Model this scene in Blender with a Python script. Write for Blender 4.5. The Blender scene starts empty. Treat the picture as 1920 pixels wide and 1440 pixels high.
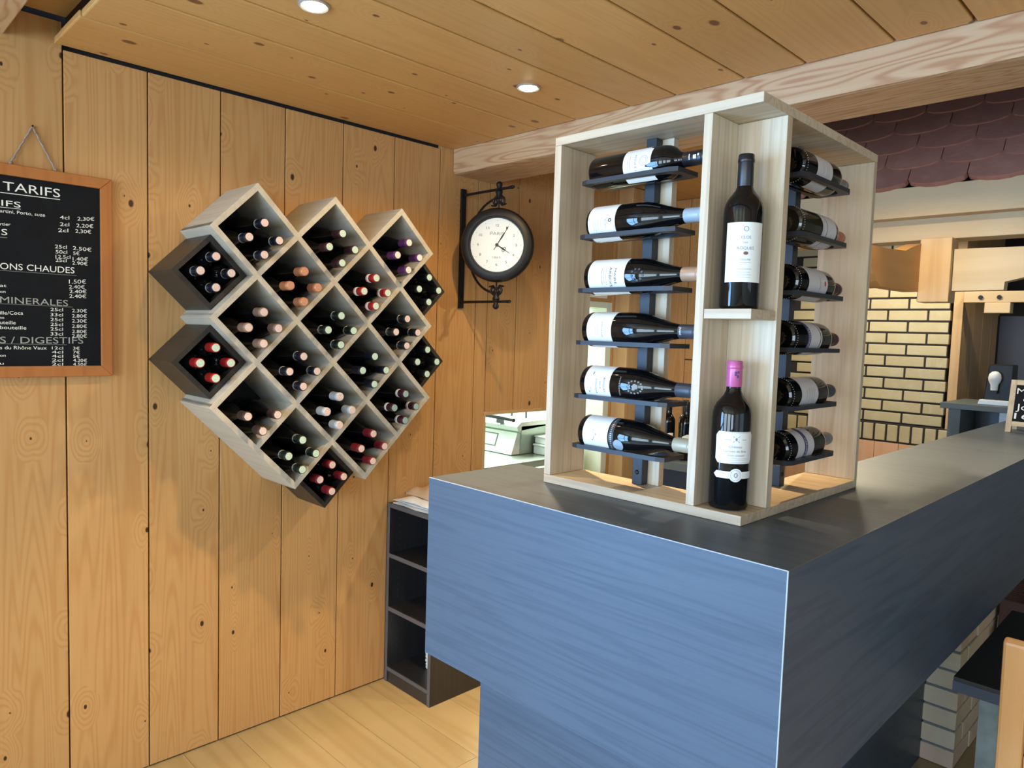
import bpy, math, random
from mathutils import Vector, Matrix
random.seed(7)
S = bpy.context.scene
COL = S.collection
R = math.radians

# ------------------------------------------------------------------ camera
def set_camera():
    yaw, pit, rol = R(45.06), R(3.96), R(1.842)
    fw = Vector((-math.sin(yaw)*math.cos(pit), math.cos(yaw)*math.cos(pit), -math.sin(pit)))
    r = Vector((math.cos(yaw), math.sin(yaw), 0)); u = r.cross(fw)
    r2 = r*math.cos(rol)+u*math.sin(rol); u2 = -r*math.sin(rol)+u*math.cos(rol)
    cd = bpy.data.cameras.new('camera'); cd.sensor_width = 36.0; cd.lens = 1349/1920*36.0
    cd.clip_start = 0.05
    co = bpy.data.objects.new('camera', cd); COL.objects.link(co)
    m = Matrix((r2, u2, -fw)).transposed().to_4x4(); m.translation = Vector((2.55, 0, 1.536))
    co.matrix_world = m; S.camera = co
set_camera()

# ------------------------------------------------------------------ sky, light, exposure
W = bpy.data.worlds.new('sky'); S.world = W; W.use_nodes = True
bg = W.node_tree.nodes['Background']; bg.inputs[0].default_value = (.62, .78, 1, 1); bg.inputs[1].default_value = 1.2
def light(name, kind, loc, power, color, **k):
    d = bpy.data.lights.new(name, kind); d.energy = power; d.color = color
    for a in ('size', 'size_y', 'shape', 'spot_size', 'spot_blend', 'shadow_soft_size'):
        if a in k: setattr(d, a, k[a])
    o = bpy.data.objects.new(name, d); COL.objects.link(o); o.location = loc
    if 'rot' in k: o.rotation_euler = k['rot']
    return o
SKY = (.25, .54, 1.0); DAY = (.66, .84, 1.0)
REARWIN = [(.35, 1.65), (2.05, 3.35), (3.75, 5.05)]          # x ranges of the windows behind the camera
SIDEWIN = [(-2.2, -.6), (.2, 1.8)]                            # y ranges of the windows in the right wall
GLAZED = (-2.85, -.95)                                        # y range of the glazed terrace door in the plank wall
light('door_daylight', 'AREA', (.02, sum(GLAZED)/2, 1.15), 430, SKY, shape='RECTANGLE', size=2.0, size_y=1.8, rot=(0, R(-90), 0))
for a, b in REARWIN:
    light('daylight', 'AREA', ((a+b)/2, -3.24, 1.5), 80 if a < 1 else 78, DAY, shape='RECTANGLE', size=b-a-.1, size_y=1.4, rot=(R(90), 0, 0))
for a, b in SIDEWIN:
    light('daylight', 'AREA', (5.74, (a+b)/2, 1.5), 8, DAY, shape='RECTANGLE', size=1.4, size_y=b-a-.1, rot=(0, R(90), 0))
WARM = (1.0, .68, .34)
for p, e, w in (((.837, .956, 2.325), 66, 12), ((.837, 1.741, 2.325), 135, 28), ((1.60, 2.62, 2.36), 60, 56), ((.95, 4.45, 2.42), 0, 80), ((1.75, 4.55, 2.42), 0, 20)):  # lamps without a core are added, unseen, to brighten the far brick wall
    if e: light('spot_core', 'SPOT', p, e, WARM, spot_size=R(72), spot_blend=.45, shadow_soft_size=.022, rot=(0, R(-13) if p[0] < 1 and p[1] > 1.5 else 0, 0))
    light('spot_spill', 'SPOT', p, w, WARM if p[1] < 2 else (1, .84, .58), spot_size=R(155), spot_blend=.4, shadow_soft_size=.022)
light('kitchen_tube', 'AREA', (-1.3, 3.2, 2.34), 230, (.86, 1.0, .90), shape='RECTANGLE', size=.9, size_y=1.8)
S.view_settings.view_transform = 'Standard'; S.view_settings.look = 'None'
S.view_settings.gamma = 1; S.view_settings.use_curve_mapping = False
S.view_settings.exposure = -0.22
S.cycles.use_denoising = True
S.cycles.max_bounces = 8; S.cycles.diffuse_bounces = 5; S.cycles.glossy_bounces = 4
S.cycles.caustics_reflective = False; S.cycles.caustics_refractive = False

# ------------------------------------------------------------------ materials
def lin(r, g, b):
    f = lambda c: (c/255/12.92) if c/255 <= .04045 else ((c/255+.055)/1.055)**2.4
    return (f(r), f(g), f(b), 1)
class NT:
    def __init__(s, name):
        s.m = bpy.data.materials.new(name); s.m.use_nodes = True
        s.t = s.m.node_tree; s.p = s.t.nodes['Principled BSDF']
    def n(s, typ, **k):
        o = s.t.nodes.new(typ)
        for a, v in k.items():
            if a.startswith('i_'):
                key = a[2:]; key = int(key) if key.isdigit() else key
                o.inputs[key].default_value = v
            else: setattr(o, a, v)
        return o
    def l(s, a, b): s.t.links.new(a, b)
    def math(s, op, a, b=None, c=None):
        o = s.n('ShaderNodeMath', operation=op)
        for i, v in enumerate((a, b, c)):
            if v is None: continue
            if isinstance(v, (int, float)): o.inputs[i].default_value = v
            else: s.l(v, o.inputs[i])
        return o.outputs[0]
    def mix(s, fac, a, b, blend='MIX'):
        o = s.n('ShaderNodeMix', data_type='RGBA', blend_type=blend)
        for i, v in ((0, fac), (6, a), (7, b)):
            if isinstance(v, (int, float)): o.inputs[i].default_value = v
            elif isinstance(v, tuple): o.inputs[i].default_value = v
            else: s.l(v, o.inputs[i])
        return o.outputs[2]
    def ramp(s, v, a, b, lo=0., hi=1.):
        o = s.n('ShaderNodeMapRange'); o.clamp = True; s.l(v, o.inputs[0])
        for i, q in ((1, a), (2, b), (3, lo), (4, hi)): o.inputs[i].default_value = q
        return o.outputs[0]
def plain(name, col, rough=.5, metal=0., spec=.5, noise=0., nscale=30., coat=0.):
    t = NT(name); t.p.inputs['Roughness'].default_value = rough; t.p.inputs['Metallic'].default_value = metal
    t.p.inputs['Specular IOR Level'].default_value = spec
    if coat: t.p.inputs['Coat Weight'].default_value = coat; t.p.inputs['Coat Roughness'].default_value = .08
    if noise:
        tc = t.n('ShaderNodeTexCoord'); nz = t.n('ShaderNodeTexNoise', i_Scale=nscale, i_Detail=4.)
        t.l(tc.outputs['Object'], nz.inputs['Vector'])
        f = t.ramp(nz.outputs['Fac'], .3, .7)
        c2 = tuple(max(0, c*(1-noise)) for c in col[:3])+(1,)
        t.l(t.mix(f, col, c2), t.p.inputs['Base Color'])
    else: t.p.inputs['Base Color'].default_value = col
    return t.m
def wood(name, c1, c2, c3=None, axis='Z', across=7., along=.5, freq=26., ringamt=.55, fine=.25, knots=0., rough=.45, var=.12, spec=.4, bump=0., thin='X', gate_=.45, ksize=1.):
    """solid wood: contour rings of a stretched noise, fine fibres, optional knots; varies per board"""
    t = NT(name); P = t.p
    tc = t.n('ShaderNodeTexCoord'); oi = t.n('ShaderNodeObjectInfo')
    cx = t.n('ShaderNodeCombineXYZ')
    for i, k in enumerate((37.1, 91.7, 53.3)): t.l(t.math('MULTIPLY', oi.outputs['Random'], k), cx.inputs[i])
    ad = t.n('ShaderNodeVectorMath', operation='ADD'); t.l(tc.outputs['Object'], ad.inputs[0]); t.l(cx.outputs[0], ad.inputs[1])
    def mapped(a, b, flat=False):
        m = t.n('ShaderNodeVectorMath', operation='MULTIPLY'); t.l(ad.outputs[0], m.inputs[0])
        m.inputs[1].default_value = tuple(b if c == axis else (0. if c == thin and flat else a) for c in 'XYZ'); return m.outputs[0]
    n1 = t.n('ShaderNodeTexNoise', i_Scale=1., i_Detail=1.5, i_Roughness=.45); t.l(mapped(across, along), n1.inputs['Vector'])
    v = n1.outputs['Fac']
    kn = None
    if knots:
        sx = t.n('ShaderNodeSeparateXYZ'); t.l(ad.outputs[0], sx.inputs[0]); kv = t.n('ShaderNodeCombineXYZ')
        wide = [c for c in 'XYZ' if c not in (axis, thin)][0]
        t.l(t.math('MULTIPLY', sx.outputs['XYZ'.index(wide)], knots), kv.inputs[0]); t.l(t.math('MULTIPLY', sx.outputs['XYZ'.index(axis)], knots*.62), kv.inputs[1])
        vo = t.n('ShaderNodeTexVoronoi', voronoi_dimensions='2D', i_Scale=1., i_Randomness=1.); t.l(kv.outputs[0], vo.inputs['Vector'])
        sp = t.n('ShaderNodeSeparateColor'); t.l(vo.outputs['Color'], sp.inputs[0])
        gate = t.math('GREATER_THAN', sp.outputs[0], gate_)
        size = t.math('MULTIPLY_ADD', t.math('POWER', sp.outputs[1], 2.), .045*ksize, .013*ksize)
        d = vo.outputs['Distance']
        kn = t.math('MULTIPLY', gate, t.math('SUBTRACT', 1., t.math('SMOOTH_MIN', t.math('DIVIDE', d, size), 1., .3)))
        kn = t.math('MAXIMUM', kn, 0.)
        kn = t.math('MINIMUM', t.math('MULTIPLY', kn, 3.5), 1.)
        halo = t.math('MULTIPLY', gate, t.ramp(d, .0, .30, .22, 0.))
        v = t.math('ADD', v, halo)
    s_ = t.math('MULTIPLY_ADD', t.math('SINE', t.math('MULTIPLY', v, freq*2)), .5, .5)
    s_ = t.math('POWER', s_, 2.2)
    fn = t.n('ShaderNodeTexNoise', i_Scale=1., i_Detail=3.); t.l(mapped(170, 5.), fn.inputs['Vector'])
    bgn = t.n('ShaderNodeTexNoise', i_Scale=1., i_Detail=1.); t.l(mapped(9., .8), bgn.inputs['Vector'])
    f = t.math('ADD', t.math('MULTIPLY', s_, ringamt), t.math('MULTIPLY', t.ramp(bgn.outputs['Fac'], .35, .7), .35*ringamt))
    f = t.math('ADD', f, t.math('MULTIPLY', t.math('SUBTRACT', fn.outputs['Fac'], .5), fine*2))
    f = t.math('MINIMUM', t.math('MAXIMUM', f, 0.), 1.)
    col = t.mix(f, c1, c2)
    if kn is not None: col = t.mix(kn, col, c3)
    hs = t.n('ShaderNodeHueSaturation'); t.l(col, hs.inputs['Color'])
    t.l(t.math('MULTIPLY_ADD', oi.outputs['Random'], var, 1-var/2), hs.inputs['Value'])
    t.l(hs.outputs[0], P.inputs['Base Color']); P.inputs['Roughness'].default_value = rough
    P.inputs['Specular IOR Level'].default_value = spec
    if bump:
        b = t.n('ShaderNodeBump', i_Strength=bump, i_Distance=.002); t.l(fn.outputs['Fac'], b.inputs['Height']); t.l(b.outputs[0], P.inputs['Normal'])
    return t.m
def brickmat(name, a, b, c):
    t = NT(name); tc = t.n('ShaderNodeTexCoord'); oi = t.n('ShaderNodeObjectInfo')
    cx = t.n('ShaderNodeCombineXYZ')
    for i in range(3): t.l(t.math('MULTIPLY', oi.outputs['Random'], 31.*(i+1)), cx.inputs[i])
    ad = t.n('ShaderNodeVectorMath', operation='ADD'); t.l(tc.outputs['Object'], ad.inputs[0]); t.l(cx.outputs[0], ad.inputs[1])
    n = t.n('ShaderNodeTexNoise', i_Scale=14., i_Detail=4.); t.l(ad.outputs[0], n.inputs['Vector'])
    n2 = t.n('ShaderNodeTexNoise', i_Scale=60., i_Detail=3.); t.l(ad.outputs[0], n2.inputs['Vector'])
    c_ = t.mix(oi.outputs['Random'], a, b)
    c_ = t.mix(t.ramp(n.outputs['Fac'], .45, .75, 0., .6), c_, c)
    t.l(c_, t.p.inputs['Base Color']); t.p.inputs['Roughness'].default_value = .85
    bp = t.n('ShaderNodeBump', i_Strength=.4, i_Distance=.003); t.l(n2.outputs['Fac'], bp.inputs['Height']); t.l(bp.outputs[0], t.p.inputs['Normal'])
    return t.m
def emit(name, col, st):
    t = NT(name); t.p.inputs['Base Color'].default_value = (0, 0, 0, 1)
    t.p.inputs['Emission Color'].default_value = col; t.p.inputs['Emission Strength'].default_value = st; return t.m

PINE1, PINE2, PINEK = (.585, .345, .145, 1), (.455, .215, .066, 1), (.050, .024, .015, 1)
M = {}
M['pine_v'] = wood('pine_wall', PINE1, PINE2, PINEK, 'Z', 9., .45, 62, .40, .20, 6.2, .42, .16, thin='X', gate_=.36)
M['pine_y'] = wood('pine_ceiling', (.64, .375, .140, 1), (.53, .27, .085, 1), (.20, .085, .035, 1), 'Y', 9., .45, 50, .30, .2, 6.2, .40, .14, thin='Z', gate_=.25, ksize=1.7)
M['pine_x'] = wood('pine_crosswise', PINE1, PINE2, PINEK, 'X', 8., .5, 22, .5, .2, 2.5, .45, .1, thin='Y')
M['larch'] = wood('larch_beam', (.62, .45, .28, 1), (.44, .235, .125, 1), (.2, .08, .03, 1), 'X', 13., 1.3, 46, .72, .15, 0, .55, .05)
M['timber'] = wood('pale_timber', (.55, .43, .27, 1), (.45, .325, .18, 1), (.15, .07, .03, 1), 'X', 7., .4, 16, .35, .2, 1.5, .55, .12)
M['timber_y'] = wood('orange_timber', (.55, .28, .09, 1), (.42, .17, .045, 1), (.12, .05, .02, 1), 'Y', 7., .4, 16, .4, .2, 1.5, .5, .1)
M['timber_z'] = wood('post_timber', (.56, .38, .20, 1), (.44, .26, .11, 1), (.12, .05, .02, 1), 'Z', 7., .4, 16, .4, .2, 1.5, .5, .1)
M['floor'] = wood('oak_laminate', (.44, .345, .190, 1), (.35, .26, .125, 1), (.3, .16, .06, 1), 'X', 9., .6, 12, .5, .2, 0, .32, .06)
M['oak'] = wood('natural_oak', (.60, .505, .375, 1), (.40, .305, .205, 1), (.12, .08, .05, 1), 'Z', 26., 1.1, 14, .42, .55, 0, .5, .08)
M['oak_x'] = wood('natural_oak_x', (.60, .505, .375, 1), (.40, .305, .205, 1), (.12, .08, .05, 1), 'X', 26., 1.1, 14, .42, .55, 0, .5, .08)
M['oak_y'] = wood('natural_oak_y', (.60, .505, .375, 1), (.40, .305, .205, 1), (.12, .08, .05, 1), 'Y', 26., 1.1, 14, .42, .55, 0, .5, .08)
M['rackoak'] = wood('limed_oak', (.52, .505, .46, 1), (.40, .385, .345, 1), None, 'X', 20., .9, 12, .4, .4, 0, .5, .08)
M['wenge'] = wood('wenge', (.034, .031, .029, 1), (.022, .020, .019, 1), None, 'X', 30., 1., 12, .5, .5, 0, .42, .1)
M['shadeback'] = plain('black_shade_backing', (.008, .008, .008, 1), .7)  # black backing; deep shade inside the rack cells is put into its colour
M['laminate_x'] = wood('slate_laminate_x', (.082, .112, .158, 1), (.056, .080, .118, 1), None, 'X', 34., 1.6, 12, .42, .6, 0, .40, .03, .22)
M['laminate_y'] = wood('slate_laminate_y', (.082, .112, .158, 1), (.056, .080, .118, 1), None, 'Y', 34., 1.6, 12, .55, .5, 0, .40, .03, .22)
M['laminate_t'] = wood('slate_laminate_top', (.082, .112, .158, 1), (.056, .080, .118, 1), None, 'X', 34., 1.6, 12, .5, .4, 0, .40, .03, .22)
M['edging'] = plain('pale_edging', (.36, .40, .44, 1), .5)
M['bkcase'] = wood('black_brown_foil', (.030, .030, .034, 1), (.020, .020, .023, 1), None, 'Z', 25., 1., 12, .5, .4, 0, .35, .05, .6)
M['bkedge'] = plain('dark_foil_edge', (.10, .105, .12, 1), .4)
M['steelblack'] = plain('black_steel', (.020, .024, .031, 1), .42, 0., .4)
M['iron'] = plain('black_iron', (.011, .011, .013, 1), .42, .0, .3, .3, 60)
M['dial'] = plain('cream_dial', (.74, .82, .86, 1), .35)
M['ink'] = plain('black_ink', (.03, .03, .035, 1), .6)
M['greyink'] = plain('grey_ink', (.25, .26, .28, 1), .6)
M['chalkboard'] = plain('chalkboard_slate', (.008, .010, .014, 1), .7, 0., .15, .3, 20)
M['chalk'] = plain('white_chalk', (.82, .86, .88, 1), .9)
M['chalkdim'] = plain('faint_chalk', (.33, .36, .37, 1), .9)
M['frame'] = wood('orange_frame', (.43, .165, .045, 1), (.34, .115, .026, 1), None, 'Z', 14., .6, 14, .4, .25, 0, .4, .05)
M['rope'] = plain('twine', (.42, .36, .33, 1), .9, noise=.5, nscale=300)
M['glass'] = plain('dark_bottle_glass', (.003, .0035, .0045, 1), .04, 0., .42)
M['glassbrown'] = plain('olive_bottle_glass', (.022, .020, .014, 1), .06, 0., .55)
M['paper'] = plain('white_label_paper', (.80, .82, .82, 1), .55)
M['papergrey'] = plain('grey_label_paper', (.58, .57, .60, 1), .55)
M['purple'] = plain('purple_band', (.055, .045, .16, 1), .5)
M['silver'] = plain('silver_foil', (.55, .58, .62, 1), .35, .6)
def foil(n, c, r=.33, m=.35): M[n] = plain('foil_'+n, c, r, m*.4)
foil('f_black', (.012, .013, .016, 1)); foil('f_navy', (.009, .011, .024, 1)); foil('f_plum', (.050, .020, .027, 1)); foil('f_purple', (.12, .035, .15, 1))
foil('f_copper', (.50, .21, .11, 1)); foil('f_red', (.40, .022, .022, 1)); foil('f_rose', (.30, .20, .155, 1)); foil('f_bronze', (.065, .042, .038, 1))
foil('f_silver', (.50, .56, .66, 1)); foil('f_maroon', (.050, .014, .022, 1)); foil('f_wine', (.19, .018, .028, 1)); foil('f_green', (.008, .016, .013, 1))
foil('f_blue', (.30, .38, .47, 1), .4, .2); foil('f_gold', (.42, .39, .28, 1), .4, .3); foil('f_tan', (.42, .27, .18, 1), .4, .3); foil('f_pink', (.50, .11, .30, 1), .3, .3)
foil('f_grey', (.20, .20, .20, 1), .4, .2); foil('f_orange', (.45, .17, .09, 1), .4, .2); foil('f_charcoal', (.045, .052, .07, 1), .4, .2)
M['t_pink'] = plain('cap_pink', (.72, .58, .58, 1), .4); M['t_mint'] = plain('cap_mint', (.55, .74, .66, 1), .4); M['t_copper'] = plain('cap_copper', (.66, .36, .25, 1), .35, .3)
M['t_teal'] = plain('cap_teal', (.30, .45, .46, 1), .4); M['t_pale'] = plain('cap_pale', (.70, .72, .70, 1), .4)
M['brick'] = brickmat('yellow_brick', (.52, .46, .29, 1), (.45, .39, .25, 1), (.56, .52, .38, 1))
M['brickpier'] = brickmat('cream_brick', (.84, .72, .50, 1), (.80, .60, .46, 1), (.86, .80, .64, 1))
M['mortar'] = plain('dark_mortar', (.022, .020, .022, 1), .9)
M['mortarpale'] = plain('grey_mortar', (.20, .24, .28, 1), .9)
M['tile'] = brickmat('roof_tile', (.36, .165, .120, 1), (.28, .125, .095, 1), (.42, .21, .16, 1))
M['darkboard'] = plain('near_black_boards', (.018, .012, .010, 1), .8)
M['white'] = plain('white_enamel', (.82, .85, .83, 1), .4)
M['kwall'] = plain('kitchen_wall', (.70, .78, .70, 1), .6)
M['inox'] = plain('stainless_steel', (.42, .47, .42, 1), .35, .7)
M['linen'] = plain('white_linen', (.80, .82, .84, 1), .9); M['beige'] = plain('beige_cloth', (.62, .43, .27, 1), .9, noise=.15, nscale=12)
M['plaster'] = plain('cream_plaster', (.62, .55, .44, 1), .9)
M['slate'] = plain('grey_shelf', (.10, .125, .13, 1), .5); M['navy'] = plain('navy_panel', (.018, .028, .048, 1), .4)
M['screen'] = plain('dark_grey_door', (.075, .070, .090, 1), .35)
M['salmon'] = wood('salmon_boards', (.68, .42, .28, 1), (.58, .32, .20, 1), None, 'Z', 8., .5, 14, .35, .2, 0, .6, .1)
M['table'] = plain('black_table_top', (.006, .006, .007, 1), .45); M['tableedge'] = plain('skylit_table_edge', (.020, .035, .075, 1), .35)  # table edge: blue skylight on it is put into the colour
M['concrete'] = plain('grey_table_leg', (.22, .26, .26, 1), .8, noise=.3, nscale=25)
M['chair'] = wood('honey_chair_wood', (.58, .30, .115, 1), (.46, .20, .065, 1), None, 'Z', 10., .6, 14, .35, .2, 0, .35, .05)
M['radiator'] = plain('brown_radiator_paint', (.11, .048, .046, 1), .4)
M['bulb'] = emit('lit_bulb', (1, .90, .62, 1), 28.)
M['opal'] = plain('opal_plastic', (.78, .82, .84, 1), .3)
M['red'] = plain('red_print', (.45, .05, .05, 1), .6); M['brownprint'] = plain('brown_print', (.20, .09, .05, 1), .5)

# ------------------------------------------------------------------ mesh helpers
ORG = {}
class MB:
    def __init__(s): s.v = []; s.f = []
    def add(s, vs, fs):
        k = len(s.v); s.v += [tuple(q) for q in vs]; s.f += [tuple(i+k for i in q) for q in fs]; return s
    def box(s, x0, x1, y0, y1, z0, z1):
        return s.add([(x0,y0,z0),(x1,y0,z0),(x1,y1,z0),(x0,y1,z0),(x0,y0,z1),(x1,y0,z1),(x1,y1,z1),(x0,y1,z1)],
                     [(0,3,2,1),(4,5,6,7),(0,1,5,4),(1,2,6,5),(2,3,7,6),(3,0,4,7)])
    def prism(s, poly, axis, a, b):
        n = len(poly)
        def p(q, w): return {'X': (w, q[0], q[1]), 'Y': (q[0], w, q[1]), 'Z': (q[0], q[1], w)}[axis]
        vs = [p(q, a) for q in poly]+[p(q, b) for q in poly]
        fs = [tuple(range(n))[::-1], tuple(range(n, 2*n))]+[(i, (i+1) % n, n+(i+1) % n, n+i) for i in range(n)]
        area = sum(poly[i][0]*poly[(i+1) % n][1]-poly[(i+1) % n][0]*poly[i][1] for i in range(n))
        if (area < 0) != (axis == 'Y') != (b < a): fs = [f[::-1] for f in fs]
        return s.add(vs, fs)
    def lathe(s, prof, n=32, c=(0,0,0), axis='Z'):
        vs = []; fs = []; idx = []
        def put(x, y, z):
            q = {'Z': (x, y, z), 'X': (z, x, y), 'Y': (y, z, x)}[axis]
            vs.append((q[0]+c[0], q[1]+c[1], q[2]+c[2])); return len(vs)-1
        for r, z in prof:
            if r < 1e-7: idx.append([put(0, 0, z)])
            else: idx.append([put(r*math.cos(2*math.pi*i/n), r*math.sin(2*math.pi*i/n), z) for i in range(n)])
        for a, b in zip(idx[:-1], idx[1:]):
            for i in range(n):
                j = (i+1) % n
                if len(a) == 1 and len(b) == 1: continue
                if len(a) == 1: fs.append((a[0], b[j], b[i]))
                elif len(b) == 1: fs.append((a[i], a[j], b[0]))
                else: fs.append((a[i], a[j], b[j], b[i]))
        return s.add(vs, fs)
    def tube(s, pts, r, n=10):
        pts = [Vector(p) for p in pts]; rs = r if isinstance(r, (list, tuple)) else [r]*len(pts)
        vs = []; fs = []; prev = None
        for i, p in enumerate(pts):
            d = (pts[min(i+1, len(pts)-1)]-pts[max(i-1, 0)]).normalized()
            if prev is None:
                a = d.orthogonal().normalized()
            else: a = (prev-d*prev.dot(d)).normalized()
            prev = a; b = d.cross(a)
            for k in range(n):
                t = 2*math.pi*k/n; q = p+(a*math.cos(t)+b*math.sin(t))*rs[i]; vs.append(tuple(q))
        for i in range(len(pts)-1):
            for k in range(n): fs.append((i*n+k, i*n+(k+1) % n, (i+1)*n+(k+1) % n, (i+1)*n+k))
        fs.append(tuple(range(n))[::-1]); fs.append(tuple((len(pts)-1)*n+k for k in range(n)))
        return s.add(vs, fs)
    def ball(s, c, r, n=14, sq=1.):
        return s.lathe([(r*math.sin(math.pi*i/8), -r*math.cos(math.pi*i/8)*sq) for i in range(9)], n, c)
    def build(s, name, mat, parent=None, smooth=False, bevel=0., local=False):
        o_ = Vector((0, 0, 0)) if (local or parent is None) else ORG.get(parent.name, Vector((0, 0, 0)))
        me = bpy.data.meshes.new(name); me.from_pydata([tuple(Vector(q)-o_) for q in s.v], [], s.f); me.update()
        if smooth:
            for p in me.polygons: p.use_smooth = True
            me.set_sharp_from_angle(angle=R(40))
        me.materials.append(M[mat] if isinstance(mat, str) else mat)
        o = bpy.data.objects.new(name, me); COL.objects.link(o)
        if parent is not None: o.parent = parent; ORG[o.name] = o_
        if bevel:
            b = o.modifiers.new('edge', 'BEVEL'); b.width = bevel; b.segments = 2; b.limit_method = 'ANGLE'; b.angle_limit = R(40)
        return o
def B(name, mat, parent, *d, bevel=0.): return MB().box(*d).build(name, mat, parent, bevel=bevel)
def tag(o, label, cat, group=None):
    o['label'] = label; o['category'] = cat
    if group: o['group'] = group
    return o
def thing(name, label, cat, loc, group=None, rot=None):
    o = bpy.data.objects.new(name, None); COL.objects.link(o); o.location = loc; o.empty_display_size = .05
    ORG[o.name] = Vector(loc)
    if rot: o.rotation_euler = rot
    return tag(o, label, cat, group)
def struct(o, label=None):
    o['kind'] = 'structure'
    if label: o['label'] = label
    return o
def sempty(name, label, loc=(0, 0, 0)):
    o = bpy.data.objects.new(name, None); COL.objects.link(o); o.location = loc; ORG[o.name] = Vector(loc); return struct(o, label)
_fc = {}
def glyphs(body):
    """outline mesh of a word: vertices (u, v), faces, unit box"""
    if body in _fc: return _fc[body]
    cu = bpy.data.curves.new('word', 'FONT'); cu.body = body; cu.resolution_u = 3
    ob = bpy.data.objects.new('word', cu); COL.objects.link(ob)
    dg = bpy.context.evaluated_depsgraph_get(); me = bpy.data.meshes.new_from_object(ob.evaluated_get(dg))
    vs = [(v.co.x, v.co.y) for v in me.vertices]; fs = [tuple(p.vertices) for p in me.polygons]
    bpy.data.objects.remove(ob); bpy.data.curves.remove(cu); bpy.data.meshes.remove(me)
    if not vs: vs = [(0, 0), (1, 0), (1, 1)]; fs = [(0, 1, 2)]
    x0 = min(v[0] for v in vs); x1 = max(v[0] for v in vs)
    _fc[body] = (vs, fs, x0, x1); return _fc[body]
CAP = .72
def word(body, fn, width, height, shear=0.):
    """MB with the word laid out; fn(u, v) -> point; width of the whole word, height of capitals"""
    vs, fs, x0, x1 = glyphs(body); sx = width/max(1e-6, x1-x0); sy = height/CAP
    return MB().add([fn((x-x0)*sx+shear*y*sy, y*sy) for x, y in vs], fs)

# ------------------------------------------------------------------ structure: floor, walls, ceiling
fl = sempty('floor', 'light oak laminate floor')
B('subfloor', 'mortar', fl, -2.6, 5.8, -3.3, 6.6, -.06, -.0125)
yy = -3.3; k = 0
while yy < 6.4:
    xs = [-2.6]; x = -2.6+(.55 if k % 2 else 1.1)
    while x < 5.8: xs.append(x); x += 1.38
    xs.append(5.8)
    if -.2 < yy < 3.2:
        for a, b in zip(xs[:-1], xs[1:]):
            if b > -.1 and a < 3.4: B('floor_plank', 'floor', fl, a+.0006, b-.0006, yy+.0006, yy+.1924, -.012, 0)
            else: B('floor_plank', 'floor', fl, a+.0006, b-.0006, yy+.0006, yy+.1924, -.012, 0)
    else: B('floor_plank', 'floor', fl, -2.6, 5.8, yy+.0006, yy+.1924, -.012, 0)
    yy += .193; k += 1

wl = sempty('wall_left', 'pine plank wall, planks upright with dark joints')
JY = [-3.3+.225*i for i in range(16)]
JY = [j for j in JY if j < GLAZED[0]]+[GLAZED[0], -2.6, -2.36, -2.12, -1.88, -1.64, -1.4, -1.16, GLAZED[1], -.72, -.48, -.24, 0.]+[.11, .351, .592, .832, 1.071, 1.313, 1.560, 1.807, 2.052, 2.285, 2.557, 2.85, 3.12]
for a, b in zip(JY[:-1], JY[1:]):
    g = .0022
    top = 2.425 if b < .6 else (2.425 if a < .57 else 2.345)
    if a >= 2.05: top = 2.395
    def plank(y0, y1, z0, z1): B('plank', 'pine_v', wl, -.022, 0, y0+g, y1-g, z0, z1, bevel=.0015)
    if a >= GLAZED[0]-.001 and b <= GLAZED[1]+.001: plank(a, b, 2.22, top)
    elif b <= 2.36: plank(a, b, .006, top)
    elif a < 2.36:
        plank(a, 2.361, .006, top); plank(2.361, b, 1.15, top); plank(2.361, b, .006, .79)
    else: plank(a, b, 1.15, top); plank(a, b, .006, .79)
plank(3.12, 3.33, 1.735, 2.395); plank(3.33, 3.56, .006, 2.395); plank(3.56, 3.86, .006, 2.395)
B('backing', 'mortar', wl, -.05, -.0225, -3.3, GLAZED[0], 0, 2.5); B('backing', 'mortar', wl, -.05, -.0225, GLAZED[1], 2.34, 0, 2.5); B('backing', 'mortar', wl, -.05, -.0225, GLAZED[0], GLAZED[1], 2.22, 2.5)
gd = sempty('door_1', 'glazed terrace door in the plank wall, left of the picture')
for q in (GLAZED[0], sum(GLAZED)/2-.03, GLAZED[1]-.06): B('stile', 'timber_z', gd, .03, .07, q, q+.06, 0, 2.22)
for z in (.0, 1.0, 2.15): B('rail', 'timber_z', gd, .03, .07, GLAZED[0], GLAZED[1], z, z+.07)
B('backing', 'mortar', wl, -.05, -.0225, 2.34, 3.1, 1.16, 2.5)
B('backing', 'mortar', wl, -.05, -.0225, 2.34, 3.1, 0, .78)
B('backing', 'mortar', wl, -.05, -.0225, 3.1, 3.33, 1.745, 2.5)
B('backing', 'mortar', wl, -.05, -.0225, 3.334, 3.9, 0, 2.5)
hf = sempty('trim_1', 'pine lining of the serving hatch')
B('jamb', 'timber_z', hf, -.12, .004, 2.352, 2.369, .79, 1.15, bevel=.001)
B('jamb', 'timber_z', hf, -.12, .004, 3.085, 3.1, .79, 1.15, bevel=.001)
B('head', 'timber_z', hf, -.12, .006, 2.352, 3.1, 1.139, 1.156, bevel=.001)
B('sill', 'inox', hf, -.12, .012, 2.352, 3.1, .78, .802, bevel=.001)

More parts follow.
